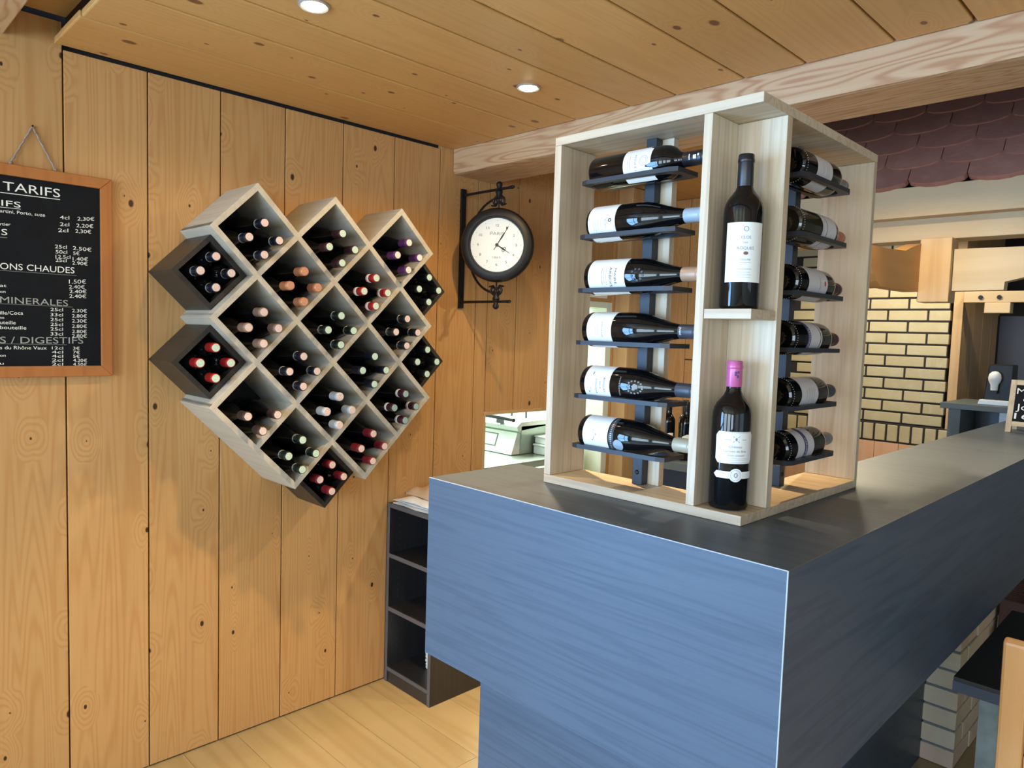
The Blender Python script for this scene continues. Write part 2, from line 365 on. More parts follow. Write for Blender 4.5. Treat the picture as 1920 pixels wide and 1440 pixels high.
ce = sempty('ceiling', 'lowered pine board ceiling')
JX = [.006, .085, .287, .530, .723, .974, 1.161, 1.409, 1.602, 1.844, 2.031, 2.274, 2.465, 2.71, 2.90, 3.145, 3.335, 3.58, 3.77, 4.015, 4.205, 4.45, 4.64, 4.885, 5.075, 5.32, 5.75]
for a, b in zip(JX[:-1], JX[1:]):
    e = random.uniform(-.004, .004)
    if b-a < .1: MB().box(a+.001, b-.001, .569, 2.12, 2.3555, 2.374).build('board', 'pine_y', ce, bevel=.0012)
    else: B('board', 'pine_y', ce, a+.0036, b-.0036, .569+e, 2.12, 2.353, 2.374, bevel=.004)
B('deck', 'darkboard', ce, 0, 5.8, .60, 2.12, 2.376, 2.44)
up = sempty('trim_2', 'higher board ceiling in front of the lowered one')
for i in range(24): B('board', 'pine_y', up, .004+i*.243, .004+(i+1)*.243-.003, -3.3, .60, 2.44, 2.46)
B('cross_beam', 'larch', up, 0, 5.8, .30, .445, 2.345, 2.4395, bevel=.004)
bm = sempty('trim_3', 'heavy larch ceiling beam with strong swirling grain')
MB().prism([(2.125, 2.262), (2.131, 2.249), (2.145, 2.247), (2.372, 2.247), (2.379, 2.254), (2.379, 2.46), (2.125, 2.46)], 'X', .003, 5.8).build('beam', 'larch', bm)
bc = sempty('trim_4', 'pine ceiling behind the beam')
for i in range(4): B('board', 'pine_y', bc, .003+i*.22, .003+(i+1)*.22-.003, 2.381, 3.86, 2.385, 2.405, bevel=.002)
B('side_board', 'darkboard', bc, .885, .905, 2.381, 5.3, 2.385, 2.96)
B('high_deck', 'darkboard', bc, .9, 5.8, 2.381, 6.6, 2.95, 2.99)  # near-black: darkness of the unlit cavity is put into the board colour
B('riser_board', 'darkboard', bc, .905, 5.8, 2.36, 2.3785, 2.46, 2.95)

wb = sempty('wall_back', 'pine partition behind the bar')
xs = [.002, .17, .37, .57, .76]
for a, b in zip(xs[:-1], xs[1:]): B('plank', 'pine_v', wb, a+.002, b-.002, 3.86, 3.88, .005, 2.384, bevel=.0015)
B('backing', 'mortar', wb, 0, .76, 3.881, 3.9, 0, 2.4)
B('closer', 'plaster', wb, -.05, .05, 3.9, 5.3, 0, 2.95)
wr = sempty('wall_right', 'plain wall with windows right of the picture')
def wall_with_windows(root, axis, pos, th, lo, hi, wins, ztop):
    cur = lo
    def bx(a, b, z0, z1):
        if axis == 'Y': B('panel', 'plaster', root, a, b, pos, pos+th, z0, z1)
        else: B('panel', 'plaster', root, pos, pos+th, a, b, z0, z1)
    for a, b in wins:
        bx(cur, a, 0, ztop); bx(a, b, 0, .78); bx(a, b, 2.22, ztop)
        m = (a+b)/2
        for q in (a, m-.025, b-.05):
            if axis == 'Y': B('mullion', 'white', root, q, q+.05, pos+th-.02, pos+th+.03, .78, 2.22)
            else: B('mullion', 'white', root, pos-.03, pos+.02, q, q+.05, .78, 2.22)
        if axis == 'Y': B('transom', 'white', root, a, b, pos+th-.02, pos+th+.03, 1.72, 1.76)
        else: B('transom', 'white', root, pos-.03, pos+.02, a, b, 1.72, 1.76)
        cur = b
    bx(cur, hi, 0, ztop)
wall_with_windows(wr, 'X', 5.8, .12, -3.3, 6.6, SIDEWIN, 3.0)
wf = sempty('wall_front', 'window wall behind the camera')
wall_with_windows(wf, 'Y', -3.42, .12, -.05, 5.92, REARWIN, 2.6)
B('wall_end', 'plaster', None, -2.7, 5.9, 6.6, 6.7, 0, 3.0); struct(bpy.data.objects['wall_end'], 'far end wall')
wk = sempty('wall_kitchen', 'pale kitchen walls seen through hatch and doorway')
B('panel', 'kwall', wk, -2.6, -.05, 4.3, 4.4, 0, 2.5); B('panel', 'kwall', wk, -2.7, -2.6, 1.2, 4.4, 0, 2.5)
B('panel', 'kwall', wk, -2.6, -.05, 1.2, 1.3, 0, 2.5); B('panel', 'kwall', wk, -2.7, -.05, 1.2, 4.4, 2.45, 2.55)

# brick wall at the back of the bar
bw = sempty('wall_brick', 'yellow brick chimney wall with dark joints behind the bar')
B('mortar_bed', 'mortar', bw, .06, 1.252, 5.206, 5.4, .6, 2.9)
brk = MB().box(-.1155, .1155, 0, .05, 0, .0635).build('brick', 'brick', bw, bevel=.004); brk.location = (1.013, 5.2, 1.7055+.006)
def place_brick(src, loc, sx=1.):
    o = src.copy(); COL.objects.link(o); o.location = loc; o.scale = (sx, 1, 1); return o
for row in range(-8, 10):
    z0 = 1.780-.0757*(row+1)+.006
    j0 = 1.128 if row % 2 == 0 else 1.011+.243
    for k in range(-1, 6):
        a, b = j0-.243*(k+1)+.006, j0-.243*k-.006
        b = min(b, 1.255)
        if b-a < .03 or a < .06: continue
        place_brick(brk, ((a+b)/2, 5.2+random.uniform(-.0025, .0025), z0), (b-a)/.231)
bpy.data.objects.remove(brk)
sol = MB().box(-.0315, .0315, 0, .07, 0, .108).build('soldier_brick', 'brick', bw, bevel=.004); sol.location = (1.278, 5.15, .906)
for k in range(1, 16):
    o = sol.copy(); COL.objects.link(o); o.location = (1.278-.0757*k, 5.15+random.uniform(-.002, .002), .906)
B('soldier_bed', 'mortar', bw, .1, 1.305, 5.16, 5.206, .90, 1.02)
B('corbel', 'mortar', bw, .1, 1.31, 5.158, 5.2, .895, .905)
for k in range(8): B('panel_board', 'salmon', bw, .12+k*.15, .12+(k+1)*.15-.003, 5.155, 5.18, 0, .895)
# alcove right of the brick wall
al = sempty('wall_alcove', 'pine lined alcove with dark grey door right of the brick wall')
B('front_post', 'timber_z', al, 1.272, 1.325, 5.19, 5.24, 0, 2.9, bevel=.002)
for k in range(4): B('side_plank', 'timber_z', al, 1.290, 1.322, 5.242+k*.24, 5.242+(k+1)*.24-.003, 0, 2.9, bevel=.002)
B('back_door', 'screen', al, 1.30, 2.9, 6.2, 6.24, 0, 1.78); B('head_board', 'darkboard', al, 1.30, 2.9, 6.19, 6.24, 1.78, 2.95)
B('door_edge', 'mortar', al, 1.30, 1.325, 6.15, 6.2, 0, 1.78)

# ------------------------------------------------------------------ bar counter
ct = thing('bar_counter', 'slate blue laminate bar counter with an angular overhanging front', 'counter', (1.62, 1.26, 0))
ZT = 1.176
MB().prism([(1.163, 1.107), (2.075, 1.107), (2.075, 4.7), (1.745, 4.7), (1.745, 1.422), (1.163, 1.422)], 'Z', ZT-.02, ZT).build('worktop', 'laminate_t', ct)
B('front_panel', 'laminate_x', ct, 1.163, 2.0735, 1.105, 1.125, .730, ZT-.0012)
B('side_panel', 'laminate_y', ct, 2.055, 2.0755, 1.107, 4.7, .730, ZT-.0012)
B('end_panel', 'laminate_y', ct, 1.1625, 1.18, 1.126, 1.42, .730, ZT-.021)
B('rear_panel', 'laminate_x', ct, 1.181, 1.745, 1.404, 1.421, .730, ZT-.021)
B('inner_panel', 'laminate_y', ct, 1.746, 1.763, 1.405, 4.7, .730, ZT-.021)
MB().prism([(1.181, 1.126), (2.054, 1.126), (2.054, 4.7), (1.764, 4.7), (1.764, 1.403), (1.181, 1.403)], 'Z', .731, .745).build('underside', 'laminate_x', ct)
B('edging_strip', 'edging', ct, 1.163, 2.0755, 1.1046, 1.1066, ZT-.0012, ZT+.0004)
B('edging_strip', 'bkedge', ct, 2.0742, 2.0760, 1.1066, 4.7, ZT-.0010, ZT+.0003)
B('edging_strip', 'edging', ct, 2.0737, 2.0759, 1.1044, 1.1062, .730, ZT)
B('base_front', 'laminate_x', ct, 1.216, 1.815, 1.25, 1.268, 0, .731)
B('base_side', 'laminate_y', ct, 1.80, 1.82, 1.25, 4.65, 0, .731)
B('base_end', 'laminate_y', ct, 1.216, 1.234, 1.27, 1.40, 0, .731)

# brick foot under the long side of the counter
bf = thing('brick_plinth', 'cream brick plinth under the long side of the counter', 'brick wall', (1.87, 3.5, 0))
B('mortar_core', 'mortarpale', bf, 1.822, 1.922, 2.958, 4.6, 0, .725)
pb = MB().box(-.055, .055, 0, .222, 0, .0645).build('brick', 'brickpier', bf, bevel=.004, local=True)
first = True
for row in range(10):
    z = .002+row*.0735
    y = 2.95 - (0 if row % 2 == 0 else .0)
    cuts = [2.95, 3.17, 3.40, 3.63, 3.86, 4.09] if row % 2 == 0 else [2.95, 3.06, 3.29, 3.52, 3.75, 3.98]
    for a, b in zip(cuts[:-1], cuts[1:]):
        o = pb if first else pb.copy()
        if not first: COL.objects.link(o)
        first = False
        o.location = (1.875-1.87+random.uniform(-.002, .004), a-3.5, z); o.scale = (1, (b-a-.008)/.222, 1)

# ------------------------------------------------------------------ oak bottle display on the counter
dp = thing('bottle_display', 'L-shaped natural oak wine display stand on the counter corner', 'display stand', (1.7, 1.5, ZT))
def Lp(z0, z1): return MB().prism([(1.371, 1.297), (1.893, 1.297), (1.893, 1.904), (1.766, 1.904), (1.766, 1.426), (1.371, 1.426)], 'Z', z0, z1)
Lp(ZT+.0005, ZT+.020).build('bottom_panel', 'oak_x', dp, bevel=.0008)
Lp(1.986, 2.005).build('top_panel', 'oak_x', dp, bevel=.0008)
z0, z1 = ZT+.0205, 1.9855
B('side_panel', 'oak', dp, 1.371, 1.391, 1.297, 1.426, z0, z1, bevel=.0008)
B('middle_panel', 'oak', dp, 1.769, 1.788, 1.297, 1.401, z0, z1, bevel=.0008)
B('niche_panel', 'oak', dp, 1.769, 1.893, 1.402, 1.424, z0, z1, bevel=.0008)
B('end_panel', 'oak', dp, 1.767, 1.893, 1.886, 1.904, z0, z1, bevel=.0008)
B('niche_shelf', 'oak_x', dp, 1.7885, 1.890, 1.299, 1.4015, 1.580, 1.5995, bevel=.0008)
B('batten', 'oak', dp, 1.574, 1.630, 1.406, 1.425, z0, z1); u1 = B('upright', 'steelblack', dp, 1.5735, 1.6005, 1.381, 1.4055, z0, z1, bevel=.001)
B('batten', 'oak', dp, 1.768, 1.786, 1.628, 1.684, z0, z1); u2 = B('upright', 'steelblack', dp, 1.7865, 1.811, 1.640, 1.667, z0, z1, bevel=.001)
for c, ax in (((1.587, 1.381, 1.225), 0), ((1.811, 1.6535, 1.225), 1)):
    m = MB(); m.ball((0, 0, 0), .0055, 14)
    o = MB().add([((q[0]+c[0]), (q[1]*.6+c[1]), q[2]+c[2]) if ax == 0 else (q[0]*.6+c[0], q[1]+c[1], q[2]+c[2]) for q in m.v], m.f).build('screw', 'iron', u1 if ax == 0 else u2, smooth=True)
SHZ = [1.892, 1.7695, 1.647, 1.5265, 1.402, 1.285]
def shelf_ring(cx, w0, w1, d0, d1, z, swap):
    """plate with a long rounded slot; w along the bottle, d across"""
    th = .0096; outer = []; inner = []
    n = 40; wc = (w0+w1)/2; dc = (d0+d1)/2; hw = (w1-w0)/2; hd = (d1-d0)/2
    sw, sd = hw-.0135, .0315
    for i in range(n):
        t = 2*math.pi*(i+.5)/n; c, s = math.cos(t), math.sin(t)
        k = 1/max(abs(c), abs(s)); outer.append((wc+hw*c*k, dc+hd*s*k))
        e = 2/7.; inner.append((wc-.004+sw*math.copysign(abs(c)**e, c) if c < 0 else wc-.004+sw*c**.75, dc+sd*math.copysign(abs(s)**.6, s)))
    vs = []; fs = []
    for zz in (z-th, z):
        for q in outer: vs.append((q[0], q[1], zz))
        for q in inner: vs.append((q[0], q[1], zz))
    for i in range(n):
        j = (i+1) % n
        fs += [(2*n+i, 2*n+j, 3*n+j, 3*n+i), (j, i, n+i, n+j), (i, j, 2*n+j, 2*n+i), (n+j, n+i, 3*n+i, 3*n+j)]
    if swap: vs = [(b, a, c) for a, b, c in vs]; fs = [f[::-1] for f in fs]
    return MB().add(vs, fs)
for z in SHZ:
    shelf_ring(0, 1.459, 1.714, 1.290, 1.3805, z, False).build('bottle_shelf', 'steelblack', dp)
    shelf_ring(0, 1.485, 1.739, 1.8115, 1.900, z, True).build('bottle_shelf', 'steelblack', dp)

# ------------------------------------------------------------------ bottles
def prof_burg(r, L):
    return [(0, .018), (r*.45, .012), (r-.007, 0), (r-.002, .0022), (r, .007), (r, .118*L/.296), (r*.985, .135*L/.296), (r*.93, .155*L/.296), (r*.81, .176*L/.296), (r*.64, .198*L/.296), (r*.49, .219*L/.296), (r*.40, .238*L/.296), (.0148, .254*L/.296), (.0142, L-.004), (.0132, L-.0005), (0, L-.0005)]
def prof_bord(r, L):
    q = L/.30
    return [(0, .022), (r*.45, .014), (r-.007, 0), (r-.002, .0022), (r, .007), (r, .186*q), (r*.985, .195*q), (r*.93, .205*q), (r*.82, .214*q), (r*.64, .223*q), (r*.48, .231*q), (.0152, .240*q), (.0145, .252*q), (.0140, L-.004), (.0132, L-.0005), (0, L-.0005)]
def capsule_prof(L, ln):
    z = L-ln
    return [(.0153, z), (.0158, z+.001), (.0153, L-.016), (.0162, L-.015), (.0164, L-.010), (.0158, L-.008), (.0155, L-.001), (.0145, L+.0006), (0, L+.0006)]
def radius_at(pr, z):
    for (r0, a), (r1, b) in zip(pr[3:-1], pr[4:]):
        if a <= z <= b: return r0+(r1-r0)*(z-a)/max(1e-9, b-a)
    return pr[4][0]
def label(pr, z0, z1, th0, half, top=None, bot=None, off=.0005, n=26):
    m = MB(); vs = []; fs = []
    nz = 3
    for i in range(n+1):
        u = -1+2*i/n
        a = z0+(bot(u) if bot else 0); b = z1-(top(u) if top else 0)
        for k in range(nz):
            z = a+(b-a)*k/(nz-1); r = radius_at(pr, min(z, pr[-4][1]))+off; t = th0+u*half
            vs.append((r*math.cos(t), r*math.sin(t), z))
    for i in range(n):
        for k in range(nz-1): fs.append((i*nz+k, (i+1)*nz+k, (i+1)*nz+k+1, i*nz+k+1))
    return m.add(vs, fs)
def on_bottle(pr, th0, u0, z0, off=.0009):
    def f(u, v):
        r = radius_at(pr, z0+v)+off; t = th0+(u0+u)/r; return (r*math.cos(t), r*math.sin(t), z0+v)
    return f
def disc_on(pr, th, z, rx, rz, off=.0009, n=20, ring=0.):
    f = on_bottle(pr, th, 0, z, off)
    if ring:
        vs = []; fs = []
        for i in range(n):
            t = 2*math.pi*i/n; vs += [f(rx*math.cos(t), rz*math.sin(t)), f((rx-ring)*math.cos(t), (rz-ring)*math.sin(t))]
        for i in range(n): j = (i+1) % n; fs.append((2*i, 2*j, 2*j+1, 2*i+1))
        return MB().add(vs, fs)
    return MB().add([f(0, 0)]+[f(rx*math.cos(2*math.pi*i/n), rz*math.sin(2*math.pi*i/n)) for i in range(n)], [(0, i+1, (i+1) % n+1) for i in range(n)])
def lines_on(pr, th, rows, lab, z_off=0, mat='greyink'):
    """rows: (text, u0, z, width, height)"""
    for tx, u0, z, w, h in rows: word(tx, on_bottle(pr, th, u0, z), w, h).build('lettering', mat, lab)
def dashes_on(pr, th, rows, lab, mat='greyink'):
    """faint lines of small print, drawn as thin strokes"""
    m = MB()
    for u0, z, w, h in rows:
        f = on_bottle(pr, th, u0, z); k = 6
        m.add([f(w*i/k, 0) for i in range(k+1)]+[f(w*i/k, h) for i in range(k+1)], [(i, i+1, k+2+i, k+1+i) for i in range(k)])
    m.build('small_print', mat, lab)['kind'] = 'stuff'
def bottle(name, lab, loc, rot, pr, L, glass='glass', cap='f_black', caplen=.055, group=None, cat='wine bottle'):
    t = thing(name, lab, cat, loc, group, rot)
    MB().lathe(pr, 40).build('glass_body', glass, t, smooth=True, local=True)
    c = MB().lathe(capsule_prof(L, caplen), 28).build('capsule', cap, t, smooth=True, local=True)
    ORG[t.name] = Vector((0, 0, 0)); ORG[c.name] = Vector((0, 0, 0))
    return t, c
def addlabel(t, mb, mat='paper', name='label_paper'):
    o = mb.build(name, mat, t, smooth=True, local=True); ORG[o.name] = Vector((0, 0, 0)); return o
def knurl(t, pr, z=.0065, n=46):
    m = MB()
    for i in range(n):
        a = 2*math.pi*i/n; r = radius_at(pr, z)+.0001
        m.ball((r*math.cos(a), r*math.sin(a), z), .0011, 5)
    m.build('knurl_ring', 'silver', t, local=True)

GL = 'bottles lying in the left wing of the oak display'; GR = 'bottles lying in the right wing of the oak display'
rotL = (0, R(90), 0); AX = 1.3355
rb = .0405; pb_ = prof_burg(rb, .294); rd = .0372; pd_ = prof_bord(rd, .294)
F = R(-90)
def zc(i, r): return SHZ[i]+math.sqrt(max(1e-6, r*r-.0312**2))+.0008
XB = 1.472
# 1 bordeaux, notched label
t, c = bottle('wine_bottle', 'lying square-shouldered wine bottle with notched white label, topmost in left display wing', (1.4715, AX, zc(0, rd)), rotL, pd_, .294, cap='f_black', caplen=.060, group=GL)
lb = addlabel(t, label(pd_, .100, .176, F, 1.25, top=lambda u: .0 if u > .3 else (.018 if u > .12 else (.004 if u > -.7 else .014))))
lines_on(pd_, F, [('ANNKR H', -.020, .130, .040, .006)], lb); dashes_on(pd_, F, [(-.018, .118, .03, .0008), (-.012, .112, .022, .0008), (.028, .110, .004, .0015)], lb)
disc_on(pd_, F-.1, .154, .011, .011, ring=.0009).build('emblem', 'greyink', lb); disc_on(pd_, F-.1, .154, .007, .007, ring=.0007).build('emblem', 'greyink', lb)
pc = [(.0157, .0), (.0157, .1), (.0157, .2), (.0157, .24), (.0157, .26), (.0157, .3), (.0157, .31), (0, .32)]
dashes_on(pc, F, [(-.006, .252, .012, .002), (-.003, .262, .008, .007), (-.005, .272, .005, .004)], c, 'paper')
# 2 burgundy, silver-blue capsule
t, c = bottle('wine_bottle', 'lying wine bottle with pale silver-blue capsule, second from top in left wing', (XB, AX, zc(1, rb)), rotL, pb_, .294, cap='f_blue', caplen=.068, group=GL)
lb = addlabel(t, label(pb_, .010, .086, F, 1.45))
lines_on(pb_, F, [('BORD', -.004, .058, .020, .004), ('Domaine', -.008, .046, .022, .003)], lb); dashes_on(pb_, F, [(-.006, .038, .026, .0006), (-.004, .032, .028, .0006), (-.002, .026, .024, .0006)], lb)
disc_on(pb_, F-.02, .072, .0042, .0048, ring=.0022).build('emblem', 'ink', lb)
# 3 maire arbois
t, c = bottle('wine_bottle', 'lying wine bottle labelled Maire Arbois with copper-brown capsule', (XB, AX, zc(2, rb)), rotL, pb_, .294, cap='f_tan', caplen=.068, group=GL)
lb = addlabel(t, label(pb_, .016, .118, F, 1.3))
lines_on(pb_, F, [('MAIRE', -.016, .090, .036, .006), ('ARBOIS', -.020, .076, .046, .007)], lb, mat='ink'); dashes_on(pb_, F, [(-.016, .067, .036, .0008), (-.014, .061, .030, .0008), (-.018, .055, .038, .0012), (.0, .02, .008, .0012)], lb)
mm = MB()
for k in range(9):
    a = k/9*2*math.pi; mm.add(disc_on(pb_, F+.32*math.cos(a), .150+.013*math.sin(a), .0026, .003, .0012, 8).v, disc_on(pb_, F, .15, .002, .002, .001, 8).f)
mm.build('embossed_seal', 'f_charcoal', t, local=True)
# 4 janasse
t, c = bottle('wine_bottle', 'lying wine bottle labelled Janasse with matching lettered blue-black capsule', (XB, AX, zc(3, rb)), rotL, pb_, .294, cap='f_charcoal', caplen=.068, group=GL)
lb = addlabel(t, label(pb_, .018, .088, F, 1.5))
lines_on(pb_, F, [('JANASSE', -.018, .060, .036, .004)], lb); dashes_on(pb_, F, [(-.010, .072, .02, .0006), (-.012, .050, .024, .0006), (-.010, .044, .02, .0006)], lb)
word('JANAS', on_bottle(pc, F, -.010, .248), .018, .005).build('lettering', 'paper', c)
# 5 domaine
t, c = bottle('wine_bottle', 'lying wine bottle with embossed crest on its shoulder, fifth from top in left wing', (XB, AX, zc(4, rb)), rotL, pb_, .294, cap='f_charcoal', caplen=.068, group=GL)
lb = addlabel(t, label(pb_, .018, .090, F, 1.45))
lines_on(pb_, F, [('BOSQUET', -.016, .072, .034, .005), ('2012', -.008, .062, .018, .0035), ('DOMINIQUE', -.012, .050, .034, .0045)], lb, mat='ink'); dashes_on(pb_, F, [(.006, .036, .012, .0008), (-.03, .038, .008, .003), (.016, .030, .005, .003)], lb)
mm = MB()
for k in range(14):
    a = k/14*2*math.pi; q = disc_on(pb_, F+.36*math.cos(a), .156+.018*math.sin(a), .0022, .0026, .0012, 8); mm.add(q.v, q.f)
for k in range(7):
    q = disc_on(pb_, F-.12+.04*k, .156+.004*math.sin(k*2.), .0030, .0042, .0012, 8); mm.add(q.v, q.f)
for k in range(12):
    q = disc_on(pb_, F-.5+.09*k, .118, .0013, .0020, .0010, 6); mm.add(q.v, q.f)
mm.build('embossed_crest', 'f_grey', t, local=True)
# 6 white label with medal
t, c = bottle('wine_bottle', 'lying wine bottle with round silver medal sticker and pale gold capsule, lowest in left wing', (XB, AX, zc(5, rb)), rotL, pb_, .294, cap='f_gold', caplen=.068, group=GL)
lb = addlabel(t, label(pb_, .018, .090, F, 1.5))
dashes_on(pb_, F, [(-.004, .055, .004, .003), (.004, .050, .006, .0016), (.010, .045, .003, .004), (-.012, .048, .002, .002)], lb)
st = addlabel(t, label(pb_, .093, .106, F, 1.5), 'f_charcoal', 'neck_strip')
mm = MB()
for k in range(24):
    q = disc_on(pb_, F-1.3+.11*k, .0995, .0011, .0022, .0012, 8); mm.add(q.v, q.f)
mm.build('beads', 'silver', st)
disc_on(pb_, F+.40, .119, .0135, .0135, .0010, 28).build('medal_sticker', 'f_blue', t, local=True)
# standing bottles in the niche
FS = R(-52)
pu = prof_bord(.0385, .305)
t, c = bottle('wine_bottle', 'upright red wine bottle labelled Clos des Roques on the small niche shelf', (1.838, 1.347, 1.6), (0, 0, 0), pu, .305, cap='f_black', caplen=.064)
lb = addlabel(t, label(pu, .052, .168, FS, 1.02))
lines_on(pu, FS, [('CLOS', -.009, .136, .019, .006), ('DES', -.0045, .127, .009, .003), ('ROQUES', -.016, .115, .033, .006), ('TOLLUNE', -.010, .094, .021, .0035)], lb)
disc_on(pu, FS+.03, .108, .0048, .0034).build('seal_dot', 'brownprint', lb); disc_on(pu, FS, .155, .005, .005, ring=.0012).build('emblem', 'greyink', lb)
dashes_on(pu, FS, [(-.010, .090, .021, .0006), (-.016, .077, .030, .0007), (-.014, .071, .026, .0005), (-.016, .066, .030, .0005), (-.015, .061, .028, .0005)], lb)
pl = prof_bord(.0395, .30)
t, c = bottle('wine_bottle', 'upright wine bottle with pink capsule and round paper seal at niche foot', (1.836, 1.349, ZT+.0205), (0, 0, 0), pl, .30, cap='f_pink', caplen=.052)
cut = lambda u: max(0, abs(u)-.86)*.06
FL = R(-47)
lb = addlabel(t, label(pl, .096, .160, FL, 1.05, cut, cut))
lines_on(pl, FL, [('Château', -.014, .128, .026, .0045), ('Larrivet de Brie', -.024, .119, .046, .0045), ('PESSAC-LEOGNAN', -.016, .111, .034, .003)], lb)
dashes_on(pl, FL, [(-.034, .158, .068, .0005), (-.034, .0985, .068, .0005), (-.030, .106, .06, .0004), (-.028, .103, .056, .0004), (-.022, .144, .012, .0008), (.012, .144, .010, .0008)], lb)
mm = MB(); f = on_bottle(pl, FL, 0, .145)
for s_ in (-1, 1): mm.add([f(-.007*s_, -.006), f(-.006*s_, -.0065), f(.007*s_, .006), f(.006*s_, .0065)], [(0, 1, 2, 3)])
q = disc_on(pl, FL, .145, .0022, .003); mm.add(q.v, q.f); mm.build('emblem', 'greyink', lb)
bd = addlabel(t, label(pl, .066, .080, FL, 1.1, lambda u: max(0, -u-.86)*.05, lambda u: max(0, -u-.86)*.05), 'paper', 'paper_band')
sl = disc_on(pl, FL+.05, .073, .0135, .0135, .0010, 28).build('paper_seal', 'paper', bd); ORG[sl.name] = Vector((0, 0, 0))
disc_on(pl, FL+.05, .073, .0105, .0105, .0014, 24, .0005).build('emblem', 'greyink', bd); disc_on(pl, FL+.05, .073, .004, .005, .0014, 12, .0018).build('emblem', 'greyink', bd)
dashes_on([(.016, 0)]*3+[(.0159, 0), (.0159, .1), (.0159, .2), (.0159, .26), (.0167, .3), (.0167, .31), (0, .32)], FL, [(-.004, .270, .004, .009), (.001, .266, .003, .006), (.002, .275, .003, .005)], c, 'purple')
# right wing, seen from the base
rotR = (R(-90), 0, 0); F0 = R(0); XR = 1.8555; YB = 1.497
def rbot(i, lab, pr, L, r, glass, cap, caplen):
    t, c = bottle('wine_bottle', lab, (XR, YB, SHZ[i]+math.sqrt(max(1e-6, r*r-.0312**2))+.0008), rotR, pr, L, glass, cap, caplen, GR); knurl(t, pr, .011); return t, c
t, c = rbot(0, 'lying wine bottle with wide white label, topmost in the right wing of display', pd_, .294, rd, 'glass', 'f_grey', .055)
lb = addlabel(t, label(pd_, .060, .140, F0, 1.5), 'papergrey'); dashes_on(pd_, F0, [(-.015, .12, .03, .0008), (-.012, .11, .024, .0008), (-.014, .09, .028, .0008)], lb)
t, c = rbot(1, 'lying olive glass bottle with orange capsule, second from top in right wing', pd_, .294, rd, 'glassbrown', 'f_orange', .055)
lb = addlabel(t, label(pd_, .105, .128, F0, 1.5), 'papergrey'); addlabel(t, label(pd_, .130, .180, F0, 1.5), 'papergrey'); dashes_on(pd_, F0, [(-.02, .108, .04, .0008)], lb)
t, c = rbot(2, 'lying wine bottle with white label carrying a red oval mark, right wing of display', pd_, .294, rd, 'glass', 'f_plum', .05)
lb = addlabel(t, label(pd_, .050, .150, F0, 1.5), 'papergrey'); disc_on(pd_, F0-.05, .135, .006, .004).build('red_mark', 'red', lb)
lines_on(pd_, F0, [('Maucaillou', -.018, .108, .036, .005)], lb)
t, c = rbot(3, 'lying wine bottle with lettered purple band below its label, fourth from top in right wing', pd_, .294, rd, 'glass', 'f_maroon', .05)
lb = addlabel(t, label(pd_, .078, .128, F0, 1.5), 'papergrey'); bd = addlabel(t, label(pd_, .062, .078, F0, 1.5), 'purple', 'band'); lines_on(pd_, F0, [('RAYMOND', -.022, .067, .044, .006)], bd, mat='paper'); addlabel(t, label(pd_, .131, .138, F0, 1.5), 'papergrey', 'label_strip')
t, c = rbot(4, 'lying wine bottle with pinkish grey label and black capsule, fifth from top in right wing', pd_, .294, rd, 'glass', 'f_charcoal', .05)
lb = addlabel(t, label(pd_, .048, .135, F0, 1.5), 'papergrey'); dashes_on(pd_, F0, [(-.016, .112, .032, .001), (-.014, .1, .028, .001), (-.016, .088, .032, .001), (-.012, .075, .024, .001)], lb)
t, c = rbot(5, 'lying wine bottle with purple stripe between two white label bands, lowest in right wing', pd_, .294, rd, 'glass', 'f_grey', .055)
lb = addlabel(t, label(pd_, .045, .080, F0, 1.5), 'papergrey'); bd = addlabel(t, label(pd_, .080, .096, F0, 1.5), 'purple', 'band'); lines_on(pd_, F0, [('CARONNE', -.022, .085, .044, .006)], bd, mat='paper'); addlabel(t, label(pd_, .096, .130, F0, 1.5), 'papergrey')

# ------------------------------------------------------------------ diamond wine rack on the wall
H = .1446; TH = .0185
def nd(i, j): return (.945+i*H, 1.992-j*H)
CELLS = {'A1': (1, 1), 'A2': (3, 1), 'A3': (5, 1), 'B1': (2, 2), 'B2': (4, 2), 'C1': (1, 3), 'C2': (3, 3), 'C3': (5, 3), 'D1': (2, 4), 'D2': (4, 4), 'E1': (1, 5), 'E2': (3, 5), 'E3': (5, 5), 'F1': (2, 6), 'F2': (4, 6)}
rk = thing('diamond_wine_rack', 'large limed oak lattice wine rack of diamond cells on plank wall', 'wine rack', (0, 1.378, .98))
edges = set()
for i, j in CELLS.values():
    T, L_, D_, R_ = (i, j-1), (i-1, j), (i, j+1), (i+1, j)
    for a, b in ((L_, T), (T, R_), (L_, D_), (D_, R_)): edges.add((a, b))
def chains(sgn):
    es = {a: b for a, b in edges if b[1]-a[1] == sgn}; starts = [a for a in es if a not in es.values()]
    out = []
    for s_ in starts:
        e = es[s_]
        while e in es: e = es[e]
        out.append((s_, e))
    return out
for sgn, fr in ((1, .2500), (-1, .2494)):
    for a, b in chains(sgn):
        (y0, z0), (y1, z1) = nd(*a), nd(*b); d = Vector((y1-y0, z1-z0)).normalized(); n_ = Vector((-d.y, d.x))*TH/2; e = d*TH/2
        if sgn == -1: e = e*.999
        P0, P1 = Vector((y0, z0))-e, Vector((y1, z1))+e
        MB().prism([tuple(P0-n_), tuple(P1-n_), tuple(P1+n_), tuple(P0+n_)], 'X', .0008, fr).build('rack_board', 'rackoak', rk, bevel=.0008)
for c in CELLS.values():
    y, z = nd(*c); h = H-TH*.71
    MB().prism([(y-h, z), (y, z-h), (y+h, z), (y, z+h)], 'X', .001, .006).build('back_panel', 'shadeback', rk)  # added panel, its black also carries the shade deep in the cell
